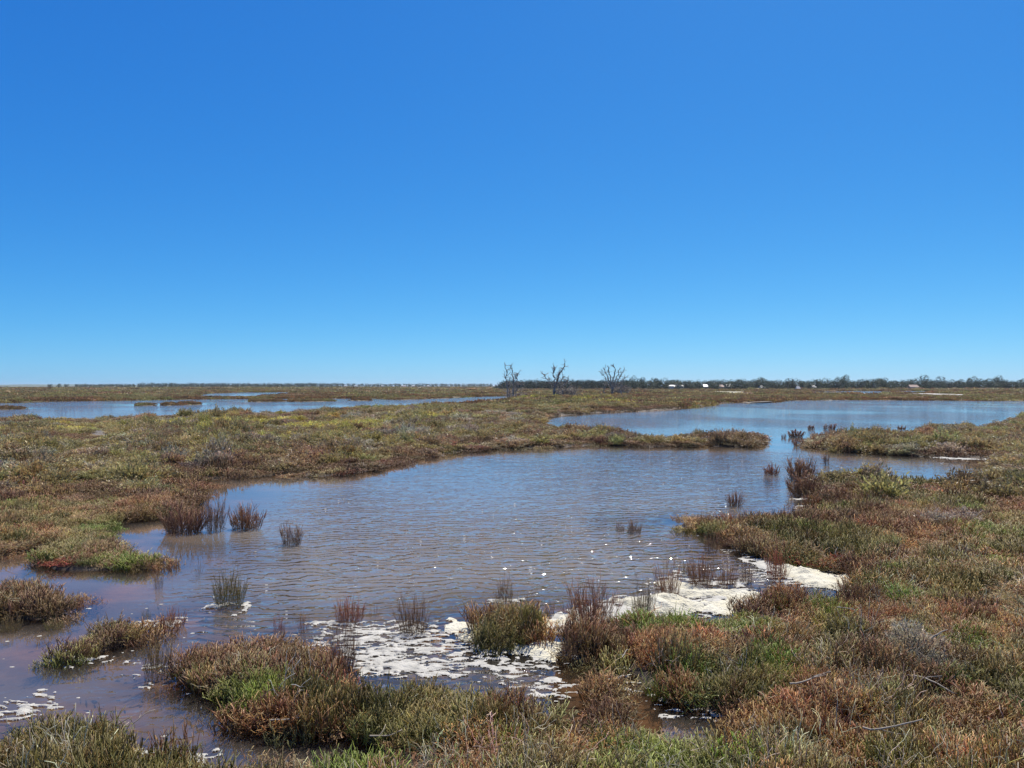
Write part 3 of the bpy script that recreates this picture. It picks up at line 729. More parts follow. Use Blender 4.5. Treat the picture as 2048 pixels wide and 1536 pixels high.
def scatter(name, spacing, dmin, dmax, inside, label, seed, size=1.0, zone='near', prob=None):
    """points -> one 'stuff' object that instances the clump prototypes"""
    g = np.random.default_rng(seed)
    half = math.tan(R(43)) * dmax
    nx, ny = int(2 * half / spacing), int((dmax - dmin * 0.6) / spacing)
    X, Y = np.meshgrid(np.arange(nx) * spacing - half, np.arange(ny) * spacing + dmin * 0.6)
    x, y = X.ravel(), Y.ravel()
    x = x + g.uniform(-.5, .5, len(x)) * spacing; y = y + g.uniform(-.5, .5, len(x)) * spacing
    d = np.hypot(x, y)
    m = (d > dmin) & (d < dmax) & (np.abs(np.arctan2(x, y)) < R(43))
    x, y, d = x[m], y[m], d[m]
    s = water_sdf(x, y)
    m = (s < np.where(g.uniform(size=len(x)) < 0.18, 0.10, -0.02) * np.clip(d / 8, 0.6, 3)) & inside(x, y)
    if zone == 'near': m &= fbm(x * 2.3, y * 2.3, 131, 2) < 0.70            # gaps where the mud shows dark between plants
    if prob is not None: m &= g.uniform(size=len(x)) < prob(x, y, s)
    for nm, pts, mt, lb in BARE: m &= poly_sdf(x, y, pts) < 0
    x, y, d, s = x[m], y[m], d[m], s[m]
    return finish(name, x, y, d, s, g, label, size, zone)

def finish(name, x, y, d, s, g, label, size, zone, fixed=None):
    n = len(x)
    if n == 0: return None
    idx = pick_kind(x, y, s, 0) if fixed is None else fixed
    tint = np.array([K[k][0] for k in KEYS])[idx]; tipc = np.array([K[k][1] for k in KEYS])[idx]
    val = np.exp(g.normal(0, 0.16, n))[:, None] * (0.8 + 0.4 * fbm(x * .9, y * .9, 77, 2))[:, None]
    jit = np.exp(g.normal(0, 0.055, (n, 3)))
    other = g.integers(0, len(KEYS), n)                        # a little of the neighbours' colour
    tint = (tint * 0.86 + np.array([K[k][0] for k in KEYS])[other] * 0.14) * val * jit
    tipc = 1.18 * (tipc * 0.86 + np.array([K[k][1] for k in KEYS])[other] * 0.14) * val * jit
    lift_ = np.array([1.22, 1.20, 1.10]) if zone == 'near' else np.array([1.10, 1.06, 0.97]); tint = tint * lift_; tipc = tipc * lift_
    pi = np.zeros(n, int); u = g.uniform(size=n)
    for q, k in enumerate(KEYS):
        sel = np.where(idx == q)[0]
        if zone == 'far': fam = ['far_bush'] if k in ('yellow', 'grey') else ['far']
        else: fam = K[k][2] if zone == 'near' else K[k][3]
        opts = np.array([v for f in fam for v in P_[f]])
        pi[sel] = opts[(u[sel] * len(opts)).astype(int)]
    hf = np.array([K[k][4] for k in KEYS])[idx] * (0.42 + 1.12 * fbm(x / np.clip(d * .06, .5, 5), y / np.clip(d * .06, .5, 5), 91, 2)) * np.exp(g.normal(0, 0.13, n))
    if zone == 'near': hf = hf * 0.84
    if zone == 'mid': hf = hf * 0.8 * np.exp(g.normal(0, 0.22, n)) * np.where(d < 46, 0.72 + 0.28 * np.clip(-s / 1.5, 0, 1), 1.0)   # lower at the water's edge
    w = size * np.exp(g.normal(0, 0.14, n))
    scl = np.stack([w, w, hf * (size ** 0.55)], -1)
    rot = np.stack([g.normal(0, 0.09, n), g.normal(0, 0.09, n), g.uniform(0, 2 * math.pi, n)], -1)
    # sit on the ground
    z = 0.025 + np.clip(-s, 0, 1.5) * 0.05 + np.clip(fbm(x * 1.3, y * 1.3, 21, 3) - 0.35, 0, 1) * 0.16 * np.clip(-s / 0.4, 0, 1)
    z = np.where(s > 0, -0.06, z) + 0.35 * np.exp(-(((x - 11) / 16) ** 2 + ((y - 118) / 34) ** 2)) * (s < 0) - 0.01
    me = bpy.data.meshes.new(name)
    me.vertices.add(n); me.vertices.foreach_set('co', np.stack([x, y, z], -1).astype(np.float32).ravel())
    for nm, dat in (('rot', rot), ('scl', scl)):
        a = me.attributes.new(nm, 'FLOAT_VECTOR', 'POINT'); a.data.foreach_set('vector', dat.astype(np.float32).ravel())
    a = me.attributes.new('pidx', 'INT', 'POINT'); a.data.foreach_set('value', pi.astype(np.int32))
    cattr(me, 'tint', tint); cattr(me, 'tipc', tipc)
    o = link(name, me, None, None, kind='stuff', label=label)
    md = o.modifiers.new('clumps', 'NODES'); md.node_group = CLUMPS
    return o

def clump_nodes():
    ng = bpy.data.node_groups.new('clumps', 'GeometryNodeTree')
    ng.interface.new_socket('Geometry', in_out='INPUT', socket_type='NodeSocketGeometry')
    ng.interface.new_socket('Geometry', in_out='OUTPUT', socket_type='NodeSocketGeometry')
    gi, go = ng.nodes.new('NodeGroupInput'), ng.nodes.new('NodeGroupOutput')
    ip = ng.nodes.new('GeometryNodeInstanceOnPoints')
    ci = ng.nodes.new('GeometryNodeCollectionInfo')
    ci.inputs['Collection'].default_value = PROTO
    ci.inputs['Separate Children'].default_value = True; ci.inputs['Reset Children'].default_value = True
    def na(nm, t):
        n = ng.nodes.new('GeometryNodeInputNamedAttribute'); n.data_type = t; n.inputs['Name'].default_value = nm; return n.outputs['Attribute']
    L = ng.links.new
    L(gi.outputs[0], ip.inputs['Points']); L(ci.outputs[0], ip.inputs['Instance'])
    ip.inputs['Pick Instance'].default_value = True
    L(na('pidx', 'INT'), ip.inputs['Instance Index'])
    e2r = ng.nodes.new('FunctionNodeEulerToRotation'); L(na('rot', 'FLOAT_VECTOR'), e2r.inputs[0]); L(e2r.outputs[0], ip.inputs['Rotation'])
    L(na('scl', 'FLOAT_VECTOR'), ip.inputs['Scale']); L(ip.outputs[0], go.inputs[0])
    return ng
CLUMPS = clump_nodes()

everything = lambda x, y: np.ones(len(x), bool)
isl = lambda key: (lambda x, y: poly_sdf(x, y, ISLANDS[key]) > -0.25)
no_isl = lambda x, y: (poly_sdf(x, y, ISLANDS['left_islet']) < -.25) & (poly_sdf(x, y, ISLANDS['low_islet']) < -.25) & (poly_sdf(x, y, ISLANDS['foam_islet']) < -.25)
# the creek at the lower left parts the bottom bank from the near bank
bottom_left = lambda x, y: no_isl(x, y) & (x < -0.55) & (y < 5.6 - 0.18 * (x + 0.6))
left_bank = lambda x, y: (x < -2.2) & (y > 7.5) & no_isl(x, y) & ~bottom_left(x, y)
near_right = lambda x, y: no_isl(x, y) & ~bottom_left(x, y) & ~left_bank(x, y)
scatter('samphire', 0.115, 3.2, 9.5, bottom_left, 'green and rust samphire on the bottom left bank before the creek', 1)
scatter('samphire', 0.115, 3.2, 9.5, near_right, 'rust and green samphire mat covering the near and right bank', 2)
scatter('samphire', 0.15, 9.5, 17, near_right, 'brown and green samphire on the right bank further from the camera', 3, 1.25)
scatter('samphire', 0.13, 7.5, 17, left_bank, 'green and brown samphire on the left bank by the grassy spit', 4, 1.2)
for nm, lb, sd in (('left_islet', 'brown topped samphire on the islet at the left frame edge', 5), ('low_islet', 'green samphire on the low islet with a foam line', 6), ('foam_islet', 'green samphire on the islet rimmed with cream foam', 7)):
    scatter('samphire', 0.11, 3, 13, isl(nm), lb, sd)
scatter('samphire', 0.33, 17, 46, everything, 'brown and olive samphire around the pond in the middle distance', 8, 1.05, 'mid')
POND_ISLETS = [k for k in ISLANDS if k.startswith('pond_islet')]
def off_islets(x, y):
    m = np.ones(len(x), bool)
    for k in POND_ISLETS: m &= poly_sdf(x, y, ISLANDS[k]) < -1.5
    return m
def on_islets(x, y):
    m = np.zeros(len(x), bool)
    for k in POND_ISLETS: m |= poly_sdf(x, y, ISLANDS[k]) > 0.1
    return m
scatter('saltbush', 0.68, 46, 85, off_islets, 'yellow green saltbush on the left bank before the long thin pond', 9, 1.25, 'mid')
scatter('islet_scrub', 0.55, 70, 160, on_islets, 'dark low scrub on the thin islets of the long left pond', 14, 0.5, 'far')
scatter('marsh_scrub', 1.0, 85, 200, off_islets, 'brown and yellow scrub around the dead trees and far ponds', 10, 1.15, 'far')
scatter('marsh_scrub', 2.2, 200, 470, everything, 'tan scrub on the far plain before the tree rows', 12, 2.3, 'far')
scatter('marsh_scrub', 6.0, 470, 1050, everything, 'low olive scrub on the farthest plain below the horizon woods', 13, 5.5, 'far')
# dead bleached stems lying through the near mat
def straw_points():
    g = np.random.default_rng(77); n = 700
    d = 3.4 + 9 * g.uniform(size=n) ** 1.3; a = g.uniform(-R(43), R(43), n)
    x, y = d * np.sin(a), d * np.cos(a); s = water_sdf(x, y); m = s < -0.15
    x, y, d, s = x[m], y[m], d[m], s[m]
    return x, y, d, s, g
K['straw'] = ((0.34, 0.29, 0.21), (0.46, 0.42, 0.34), ['straw'], ['straw'], 1.25); KEYS.append('straw')
x, y, d, s, g2 = straw_points()
finish('dead_stems', x, y, d, s, g2, 'bleached dead stems poking out of the near samphire', 1.0, 'near', np.full(len(x), KEYS.index('straw')))

# ------------------------------------------------------------------ tufts standing in the water, one by one
TK = {'brown': ((0.25, 0.155, 0.075), (0.42, 0.23, 0.125)), 'rust': ((0.30, 0.14, 0.065), (0.48, 0.21, 0.105)), 'olive': ((0.23, 0.20, 0.07), (0.37, 0.26, 0.11)),
      'dark': ((0.20, 0.15, 0.078), (0.34, 0.21, 0.125)), 'sparse': ((0.26, 0.17, 0.105), (0.40, 0.24, 0.15))}
for q, (x, y, w, h, kind, label) in enumerate(TUFTS):
    g = np.random.default_rng(500 + q); b = Builder()
    h = h * 1.05 + 0.04
    r = max(0.0038, y * 0.00045)
    n = int(np.clip(460 * w / (r / 0.0038), 34, 250)) if kind != 'sparse' else int(np.clip(120 * w, 14, 30))
    if kind == 'sparse': upright(b, g, n, 0.5, h * 1.2, r, 3, 0.5)
    else:
        upright(b, g, int(n * 0.7), 0.5, h * 1.2, r * 0.85, 4, 0.2)
        tangle(b, g, int(n * 1.3), 0.5, h * 0.85, r * 0.75, 4)
    me = b.mesh('samphire_tuft', M_tuft)
    co = np.empty(len(me.vertices) * 3, np.float32); me.vertices.foreach_get('co', co); co = co.reshape(-1, 3)
    # stems were rooted on a unit disc: gather the roots to the tuft's own footprint
    k0 = np.clip(co[:, 2:3] / h, 0, 1); f = w * ((0.80 + 0.42 * k0) if kind != 'sparse' else (0.22 + 0.9 * k0))
    co[:, :2] = co[:, :2] * f * np.array([1.0, 0.75]); co[:, 2] -= 0.03
    me.vertices.foreach_set('co', co.ravel()); me.update()
    tn = np.empty(len(me.vertices), np.float32); me.attributes['rnd'].data.foreach_get('value', tn)
    jit = np.exp(g.normal(0, .05, 3)); c0, c1 = np.array(TK[kind][0]) * jit, np.array(TK[kind][1]) * jit
    cattr(me, 'tint', np.tile(c0, (len(tn), 1))); cattr(me, 'tipc', np.tile(c1, (len(tn), 1)))
    o = link('samphire_tuft', me, None, None, label=label, category='samphire tuft', group='samphire tufts standing in the water')
    o.location = (x, y, 0); o.rotation_euler = (0, 0, 0)

# ------------------------------------------------------------------ foam
def foam_sheet(name, polys, cell, label, mat, thick, hole, seed, stretch=(1.0, 1.0), lines=False, width=0.05, lace=1.1, grain=5.0):
    Pall = np.concatenate([np.array(p) for p in polys]); lo, hi = Pall.min(0) - 0.3, Pall.max(0) + 0.3
    nx, ny = int((hi[0] - lo[0]) / cell) + 1, int((hi[1] - lo[1]) / cell) + 1
    X, Y = np.meshgrid(lo[0] + np.arange(nx) * cell, lo[1] + np.arange(ny) * cell)
    x, y = X.ravel(), Y.ravel()
    g = np.random.default_rng(seed)
    wx = x + (fbm(x * 3, y * 3, seed) - .5) * 0.5; wy = y + (fbm(x * 3 + 9, y * 3, seed + 1) - .5) * 0.5
    s = np.full(len(x), -9.0)
    for p in polys:
        if lines:
            best = np.full(len(x), 9.0)
            for (ax, ay), (bx, by) in zip(p[:-1], p[1:]):
                L = (bx - ax) ** 2 + (by - ay) ** 2
                tt = np.clip(((wx - ax) * (bx - ax) + (wy - ay) * (by - ay)) / L, 0, 1)
                best = np.minimum(best, np.hypot(wx - ax - tt * (bx - ax), wy - ay - tt * (by - ay)))
            s = np.maximum(s, width - best)
        else: s = np.maximum(s, poly_sdf(wx, wy, p))
    f = 1.0 / (cell * grain)
    n1 = fbm((x + wx * .5) * f * stretch[0], (y + wy * .5) * f * stretch[1], seed + 5, 3)
    n2 = fbm(x * 1.1, y * 1.4, seed + 7, 2)
    cover = np.clip(s / (0.25 if not lines else width), -1, 1) * 0.35 + (n2 - 0.5) * 0.9 + (n1 - hole) * lace
    keepv = (cover > 0) & (s > -0.12)
    z = 0.004 + thick * np.clip(cover, 0, 0.6) * (0.6 + 0.8 * n2) + 0.004 * n1
    z = np.where(keepv, z, 0.001)
    x = x + g.uniform(-.3, .3, len(x)) * cell; y = y + g.uniform(-.3, .3, len(x)) * cell
    i, j = np.meshgrid(np.arange(ny - 1), np.arange(nx - 1), indexing='ij')
    q = np.stack([i * nx + j, i * nx + j + 1, (i + 1) * nx + j + 1, (i + 1) * nx + j], -1).reshape(-1, 4)
    q = q[keepv[q].sum(1) >= 3]
    ids, inv = np.unique(q, return_inverse=True)
    if len(ids) == 0: return
    me = raw_mesh(name, np.stack([x, y, z], -1)[ids], inv.reshape(-1, 4), 4, True)
    return link(name, me, None, mat, kind='stuff', label=label)
CL = ['cream foam bank curling round the foam-rimmed islet', 'small cream foam bank behind the foam-rimmed islet', 'thick cream foam bank left of the three brown tufts', 'thick cream foam mound below the three brown tufts',
      'cream foam bank at the end of the right-hand foam inlet', 'small foam patch among the three brown tufts']
for q, p in enumerate(FOAM_CREAM): foam_sheet('foam_bank', [p], 0.016, CL[q], M_foam_cream, 0.15, 0.30, 200 + q * 9, (0.6, 0.9), lace=0.45, grain=9.0)
LL = ['white lacy foam sheet before the near bank', 'broken foam around the three brown tufts', 'streaky foam along the right-hand inlet', 'foam flecks in the narrow channel of the near bank', 'foam flecks round the olive tuft left of the near bank',
      'foam in the cove of the right bank', 'thin foam edge in the far right inlet', 'foam flecks along the near creek', 'foam flecks at the bottom left bank', 'foam scraps at the bottom frame edge', 'pale foam band between the foam-rimmed islet and the three brown tufts']
for q, p in enumerate(FOAM_LACY):
    dd = np.mean([v[1] for v in p]); hole = (0.655, 0.58, 0.56, 0.52, 0.70, 0.64, 0.9, 0.82, 0.72, 0.70, 0.52)[q]
    foam_sheet('foam', [p], max(0.009, dd * 0.0014), LL[q], M_foam, 0.015, hole, 300 + q * 9, (0.55, 1.25), lace=1.9, grain=7.0)
NL = ['foam rim at the foot of the olive tuft in the left shallows', 'foam streak beyond the low islet', 'foam line along the front of the low islet', 'foam line under the reddish tuft before the lacy foam', 'foam flecks behind the foam-rimmed islet', 'white foam edge on the right inlet shore',
      'foam flecks along the left end of the near bank']
for q, p in enumerate(FOAM_LINE):
    dd = np.mean([v[1] for v in p])
    foam_sheet('foam_line', [p], max(0.012, dd * 0.0016), NL[q], M_foam, 0.03, 0.55, 400 + q * 9, (0.7, 1.6), True, max(0.035, dd * 0.0045))
# flecks of foam adrift on the pond
g = np.random.default_rng(5); b = Builder()
fx, fy = g.uniform(-6.5, 6.5, 900), 4.4 + 16 * g.uniform(size=900) ** 1.5
fs = water_sdf(fx, fy); keep = (fs > 0.05) & (g.uniform(size=900) < np.where((fx < -1.3) & (fy < 8.5), 0.7, 0.10))
for x, y in zip(fx[keep], fy[keep]):
    r0 = g.uniform(0.006, 0.020); k = 7; an = np.arange(k) * 2 * math.pi / k
    ring = np.stack([x + np.cos(an) * r0 * g.uniform(0.6, 1.3, k) * 1.4, y + np.sin(an) * r0 * g.uniform(0.6, 1.3, k), np.full(k, 0.001)], -1)
    b.add(np.vstack([ring, [[x, y, 0.2 * r0 + .002]]]), [(w, (w + 1) % k, k) for w in range(k)], 0, 0)
link('foam_flecks', b.mesh('foam_flecks', M_foam), None, None, kind='stuff', label='small white foam flecks adrift on the pond and creek')

# ------------------------------------------------------------------ dead trees on the rise
def dead_tree(x, y, limbs, twigs, seed, label, name='dead_tree'):
    """limbs: list of (points in metres relative to the base, base radius)"""
    g = np.random.default_rng(seed)
    z0 = 0.25
    t = empty(name, (x, y, z0), 0, label=label, category='dead tree', group='dead trees on the grassy rise')
    for pts, r0 in limbs:
        P = np.array([(px, py, pz) for px, py, pz in pts], float)
        # finer path with a natural kink
        u = np.linspace(0, len(P) - 1, (len(P) - 1) * 5 + 1)
        Q = np.stack([np.interp(u, np.arange(len(P)), P[:, c]) for c in range(3)], -1)
        Q[1:-1] += g.normal(0, 0.09, (len(Q) - 2, 3))
        r0 = r0 * 0.74
        rad = np.linspace(r0, max(0.06, r0 * 0.42), len(Q)) * np.exp(g.normal(0, .08, len(Q)))
        b = Builder(); b.tube(Q, rad, 0, 0, 7)
        limb = link('trunk' if P[0][2] < 0.2 else 'branch', b.mesh('limb', M_dead, True), t)
        bt = Builder(); any_ = False
        for w in range(twigs):
            s = Q[g.integers(len(Q) // 3, len(Q))]
            d = np.array([g.normal() * .7, g.normal() * .7, g.uniform(-.2, .9)]); L = g.uniform(0.35, 1.1)
            T = bent(g, s, d, L, 5, .22, .05); bt.tube(T, np.linspace(0.045, 0.018, 5), 0, 0, 4); any_ = True
            for v in range(2):
                bt.tube(bent(g, T[g.integers(1, 4)], d + g.normal(size=3) * .6, L * .5, 4, .25), np.linspace(.028, .012, 4), 0, 0, 3)
        for w in range(3 if len(P) > 3 else 2):
            s = Q[g.integers(len(Q) // 3, len(Q) - 2)]; ax = Q[-1] - Q[0]; ax /= np.linalg.norm(ax)
            d = ax * g.uniform(.7, 1.2) + g.normal(size=3) * .38; L = g.uniform(.7, 1.5)
            T = bent(g, s, d, L, 7, .2, .04); bt.tube(T, np.linspace(.07, .02, 7), 0, 0, 5)
            for v in range(4):
                bt.tube(bent(g, T[g.integers(2, 6)], d + g.normal(size=3) * .7, L * g.uniform(.3, .6), 5, .25, .04), np.linspace(.03, .012, 5), 0, 0, 3)
        if any_: link('twigs', bt.mesh('twigs', M_dead), limb, None, kind='stuff')
    return t
PXM = 0.0923 * 142 / 142
def L3(*pts): return [(a, b_, c) for a, b_, c in pts]
dead_tree(-0.4, 142.1, [
    (L3((-.35, 0, -.3), (-.45, 0, 2.0), (-.65, .1, 4.0), (-.95, .1, 6.5)), .16),
    (L3((-.05, .3, -.3), (-.15, .3, 2.2), (.1, .3, 3.9)), .15),
    (L3((.5, -.2, -.3), (.65, -.2, 1.8), (.7, -.1, 3.4), (.45, -.2, 5.0), (.1, -.2, 5.9)), .19),
    (L3((.95, .1, -.3), (1.2, .1, 1.5), (1.15, .1, 2.9), (1.3, .2, 4.6)), .14),
    (L3((.7, -.1, 3.0), (1.2, 0, 3.8), (1.45, 0, 4.5)), .07),
    (L3((1.1, 0, 1.4), (1.9, .2, 2.3), (2.4, .2, 2.9)), .05)], 7, 1, 'slender dead tree with several thin upright stems, leftmost of the three')
dead_tree(7.9, 142.1, [
    (L3((0, 0, -.3), (-.1, 0, 1.2), (.1, 0, 2.4)), .40),
    (L3((.1, 0, 2.0), (-.1, 0, 3.4), (-.35, 0, 4.4), (-.1, .1, 5.2), (-.2, .1, 6.1)), .22),
    (L3((.1, 0, 2.0), (.6, -.1, 3.4), (1.0, -.1, 4.6), (1.5, 0, 5.2), (1.85, 0, 6.2)), .22),
    (L3((0, 0, 2.0), (.35, .3, 3.2), (.8, .3, 4.8)), .14),
    (L3((-.2, 0, 1.4), (-.9, 0, 2.6), (-1.5, .2, 3.5), (-2.0, .2, 4.3)), .10),
    (L3((.4, 0, 2.2), (1.3, 0, 3.2), (1.8, .3, 3.9)), .10),
    (L3((.2, 0, 1.0), (1.1, 0, 2.0), (2.2, .2, 2.8), (2.5, .2, 3.5)), .10),
    (L3((.2, -.2, .6), (1.2, -.3, 1.2), (2.3, -.3, 1.5)), .11)], 11, 2, 'gnarled dead tree with a thick stump and broken limbs, middle of the three')
dead_tree(25.3, 194.4, [
    (L3((0, 0, -.3), (0, 0, .9), (0, 0, 1.8)), .5),
    (L3((0, 0, 1.4), (-.7, 0, 3.3), (-1.4, 0, 5.2), (-2.3, 0, 6.9)), .22),
    (L3((-.1, 0, 1.4), (-.3, .2, 3.8), (-.6, .2, 5.6), (-1.1, .2, 7.3)), .22),
    (L3((.1, 0, 1.4), (.2, -.2, 3.9), (.8, -.2, 5.8), (.3, -.2, 7.7)), .22),
    (L3((.2, 0, 1.4), (.8, .1, 3.4), (1.5, .1, 5.0), (2.0, .1, 6.8)), .22),
    (L3((.3, 0, 1.4), (1.3, -.1, 3.2), (2.3, -.1, 5.0), (3.1, -.1, 6.5)), .20),
    (L3((.3, 0, 1.4), (1.6, .2, 2.8), (2.7, .2, 3.5), (3.3, .2, 4.4)), .17),
    (L3((-.3, 0, 1.4), (-1.3, 0, 3.0), (-1.6, 0, 4.3), (-2.9, 0, 5.5)), .14),
    (L3((-2.1, .2, -.3), (-2.0, .2, 1.6), (-1.5, .2, 2.6)), .2),
    (L3((2.3, .1, -.3), (2.1, .1, 1.4), (2.6, .1, 2.4)), .25)], 10, 3, 'dead tree with a broad fan of bare limbs, rightmost of the three')
# fallen boughs heaped beside the middle and right trees
def brush(x, y, w, h, n, seed, label):
    g = np.random.default_rng(seed); b = Builder()
    for q in range(n):
        a = g.uniform(-1, 1); base = np.array([a * w * .5, g.uniform(-.8, .8), g.uniform(-.1, h * .5)])
        P = bent(g, base, (g.normal(), g.normal() * .5, g.uniform(-.1, .9)), g.uniform(.8, 2.2), 6, .25)
        P[:, 2] = np.clip(P[:, 2], -.1, h)
        b.tube(P, np.linspace(g.uniform(.03, .09), .02, 6), 0, 0, 4)
    o = link('brushwood', b.mesh('brushwood', M_dead), None, None, label=label, category='brushwood', group='heaps of fallen boughs')
    o.location = (x, y, .3)
brush(10.6, 147.7, 3.6, 2.6, 170, 41, 'heap of grey fallen boughs right of the gnarled dead tree')
brush(29.1, 205.2, 4.4, 3.0, 190, 42, 'heap of grey fallen boughs under the fan-shaped dead tree')
brush(0.6, 144.8, 2.8, 2.8, 60, 43, 'thin grey brushwood around the slender dead tree')

# ------------------------------------------------------------------ living trees on the horizon
def leaf_mat(name, c1, c2):
    m, nt, out = new_mat(name); L = nt.links.new
    rnd = N(nt, 'ShaderNodeAttribute', attribute_type='GEOMETRY', attribute_name='rnd')
    r = ramp(nt, [(0, c1), (1, c2)]); L(rnd.outputs['Fac'], r.inputs[0])
    p = N(nt, 'ShaderNodeBsdfPrincipled', Roughness=0.6); L(r.outputs[0], p.inputs['Base Color'])
    tr = N(nt, 'ShaderNodeBsdfTranslucent'); L(r.outputs[0], tr.inputs['Color'])
    ms = N(nt, 'ShaderNodeMixShader'); ms.inputs[0].default_value = 0.25
    L(p.outputs[0], ms.inputs[1]); L(tr.outputs[0], ms.inputs[2]); L(ms.outputs[0], out.inputs['Surface'])
    return m
M_leaf = [leaf_mat('dark_tree_leaves', (0.035, 0.05, 0.022), (0.075, 0.095, 0.042)), leaf_mat('grey_green_leaves', (0.055, 0.07, 0.035), (0.105, 0.125, 0.06)), leaf_mat('deep_green_leaves', (0.02, 0.03, 0.016), (0.045, 0.06, 0.03))]

def crown_mesh(g, w, h, lift, n, mat, leaf=0.34):
    b = Builder(); lobes = []
    for q in range(g.integers(11, 16)):
        a = g.uniform(0, 2 * math.pi); q_ = math.sqrt(g.uniform()) * 0.33 * w
        zc = lift + (h - lift) * g.uniform(.08, .80); lobes.append((np.array([q_ * math.cos(a), q_ * math.sin(a), zc]), g.uniform(.16, .27) * w, g.uniform()))
    for q in range(n):
        c, r_, lr = lobes[g.integers(len(lobes))]
        d = g.normal(size=3); d /= np.linalg.norm(d); p = c + d * r_ * g.uniform(.6, 1.05) * np.array([1, 1, .72])
        b.leaf(p, d * leaf * .5 + g.normal(size=3) * leaf * .5, leaf * .42, float(np.clip(lr * .6 + g.uniform(0, .4), 0, 1)), 1, g)
    return b.mesh('crown', mat)
def trunk_mesh(g, h, lift, w):
    b = Builder()
    P = bent(g, (0, 0, -.3), (g.normal() * .1, g.normal() * .1, 1), lift + .3 + (h - lift) * .4, 5, .06); b.tube(P, np.linspace(.22, .10, 5), 0, 0, 6)
    for q in range(4):
        a = g.uniform(0, 2 * math.pi); b.tube(bent(g, P[2 + q % 2], (math.cos(a) * .7, math.sin(a) * .7, .8), w * .36, 4, .15), np.linspace(.11, .04, 4), 0, 0, 5)
    return b.mesh('trunk', M_bark, True)
g = np.random.default_rng(61); TREES = []
for q in range(9):
    w, h = g.uniform(6.0, 8.5), g.uniform(5.0, 6.2)
    lift = g.uniform(0.1, 0.5); TREES.append((trunk_mesh(g, h, lift, w), crown_mesh(g, w, h, lift, 1500, M_leaf[(0, 1, 0, 2, 0, 1, 0, 2, 1)[q]]), w, h))
def tree(x, y, q, s, rz, label, group, name='tree'):
    t = empty(name, (x, y, 0.05), rz, label=label, category='tree', group=group)
    t.scale = (s[0], s[0], s[1] * 1.2)
    link('trunk', TREES[q][0], t); link('crown', TREES[q][1], t)
    return t
F_PX = 1539.0
def at(px, d): return (px - 1024.0) / F_PX * d
g = np.random.default_rng(62)
TALL = {8: 'tallest rounded tree in the right tree row above the salt flat', 17: 'tall round-headed tree standing above the right tree row', }
# front row behind the right-hand plain
px = 1252.0; q = 0
ORD = ['first', 'second', 'third', 'fourth', 'fifth', 'sixth', 'seventh', 'eighth', 'ninth', 'tenth', 'eleventh', 'twelfth', 'thirteenth', 'fourteenth', 'fifteenth', 'sixteenth', 'seventeenth', 'eighteenth', 'nineteenth']
ORD += ['twentieth'] + ['twenty-' + o for o in ORD[:9]] + ['thirtieth'] + ['thirty-' + o for o in ORD[:9]] + ['fortieth'] + ['forty-' + o for o in ORD[:9]] + ['fiftieth'] + ['fifty-' + o for o in ORD[:9]] + ['sixtieth'] + ['sixty-' + o for o in ORD[:9]]
TONE = ['dark green', 'grey green', 'dark green', 'deep green', 'dark green', 'grey green', 'dark green', 'deep green', 'grey green']
while px < 2130:
    d = 450 + g.uniform(-8, 25); k = int(g.integers(9)); sw, sh_ = g.uniform(.85, 1.2), g.uniform(.74, 1.08)
    look = ('broad' if sw * TREES[k][2] > 7.6 else 'narrow') + (' tall' if sh_ * TREES[k][3] > 5.4 else ' low')
    tree(at(px, d), d, k, (sw, sh_), g.uniform(0, 6.28), '%s %s tree, %s from the dark wood in the right-hand front row' % (look, TONE[k], ORD[q]), 'tree row on the right horizon')
    px += g.uniform(11, 18); q += 1
# taller ones behind
for px_, d, sh, lab in ((1268, 520, 1.35, 'pale loose-crowned tree rising right of the fan-shaped dead tree'), (1284, 522, 1.3, 'second pale tree right of the fan-shaped dead tree'), (1312, 500, 1.2, 'dark rounded tree left of the long white house'),
                        (1690, 505, 1.45, 'broad tall tree in the right row above the pale lagoon strip'), (1682, 515, 1.25, 'tree tucked left of the broad tall one'), (1852, 500, 1.42, 'round-headed tree standing above the right row'),
                        (1878, 505, 1.3, 'lower round tree beside the round-headed one'), (1942, 505, 1.3, 'bushy tree above the row near the right frame edge'), (1995, 505, 1.36, 'tree with a flat tuft above the row near the right frame edge'), (1520, 505, 1.25, 'thin-topped tree above the row right of the small houses'),
                        (1765, 505, 1.22, 'rounded tree above the row between two taller ones')):
    tree(at(px_, d), d, int(g.integers(9)), (1.05, sh), g.uniform(0, 6.28), lab, 'taller trees behind the right row')
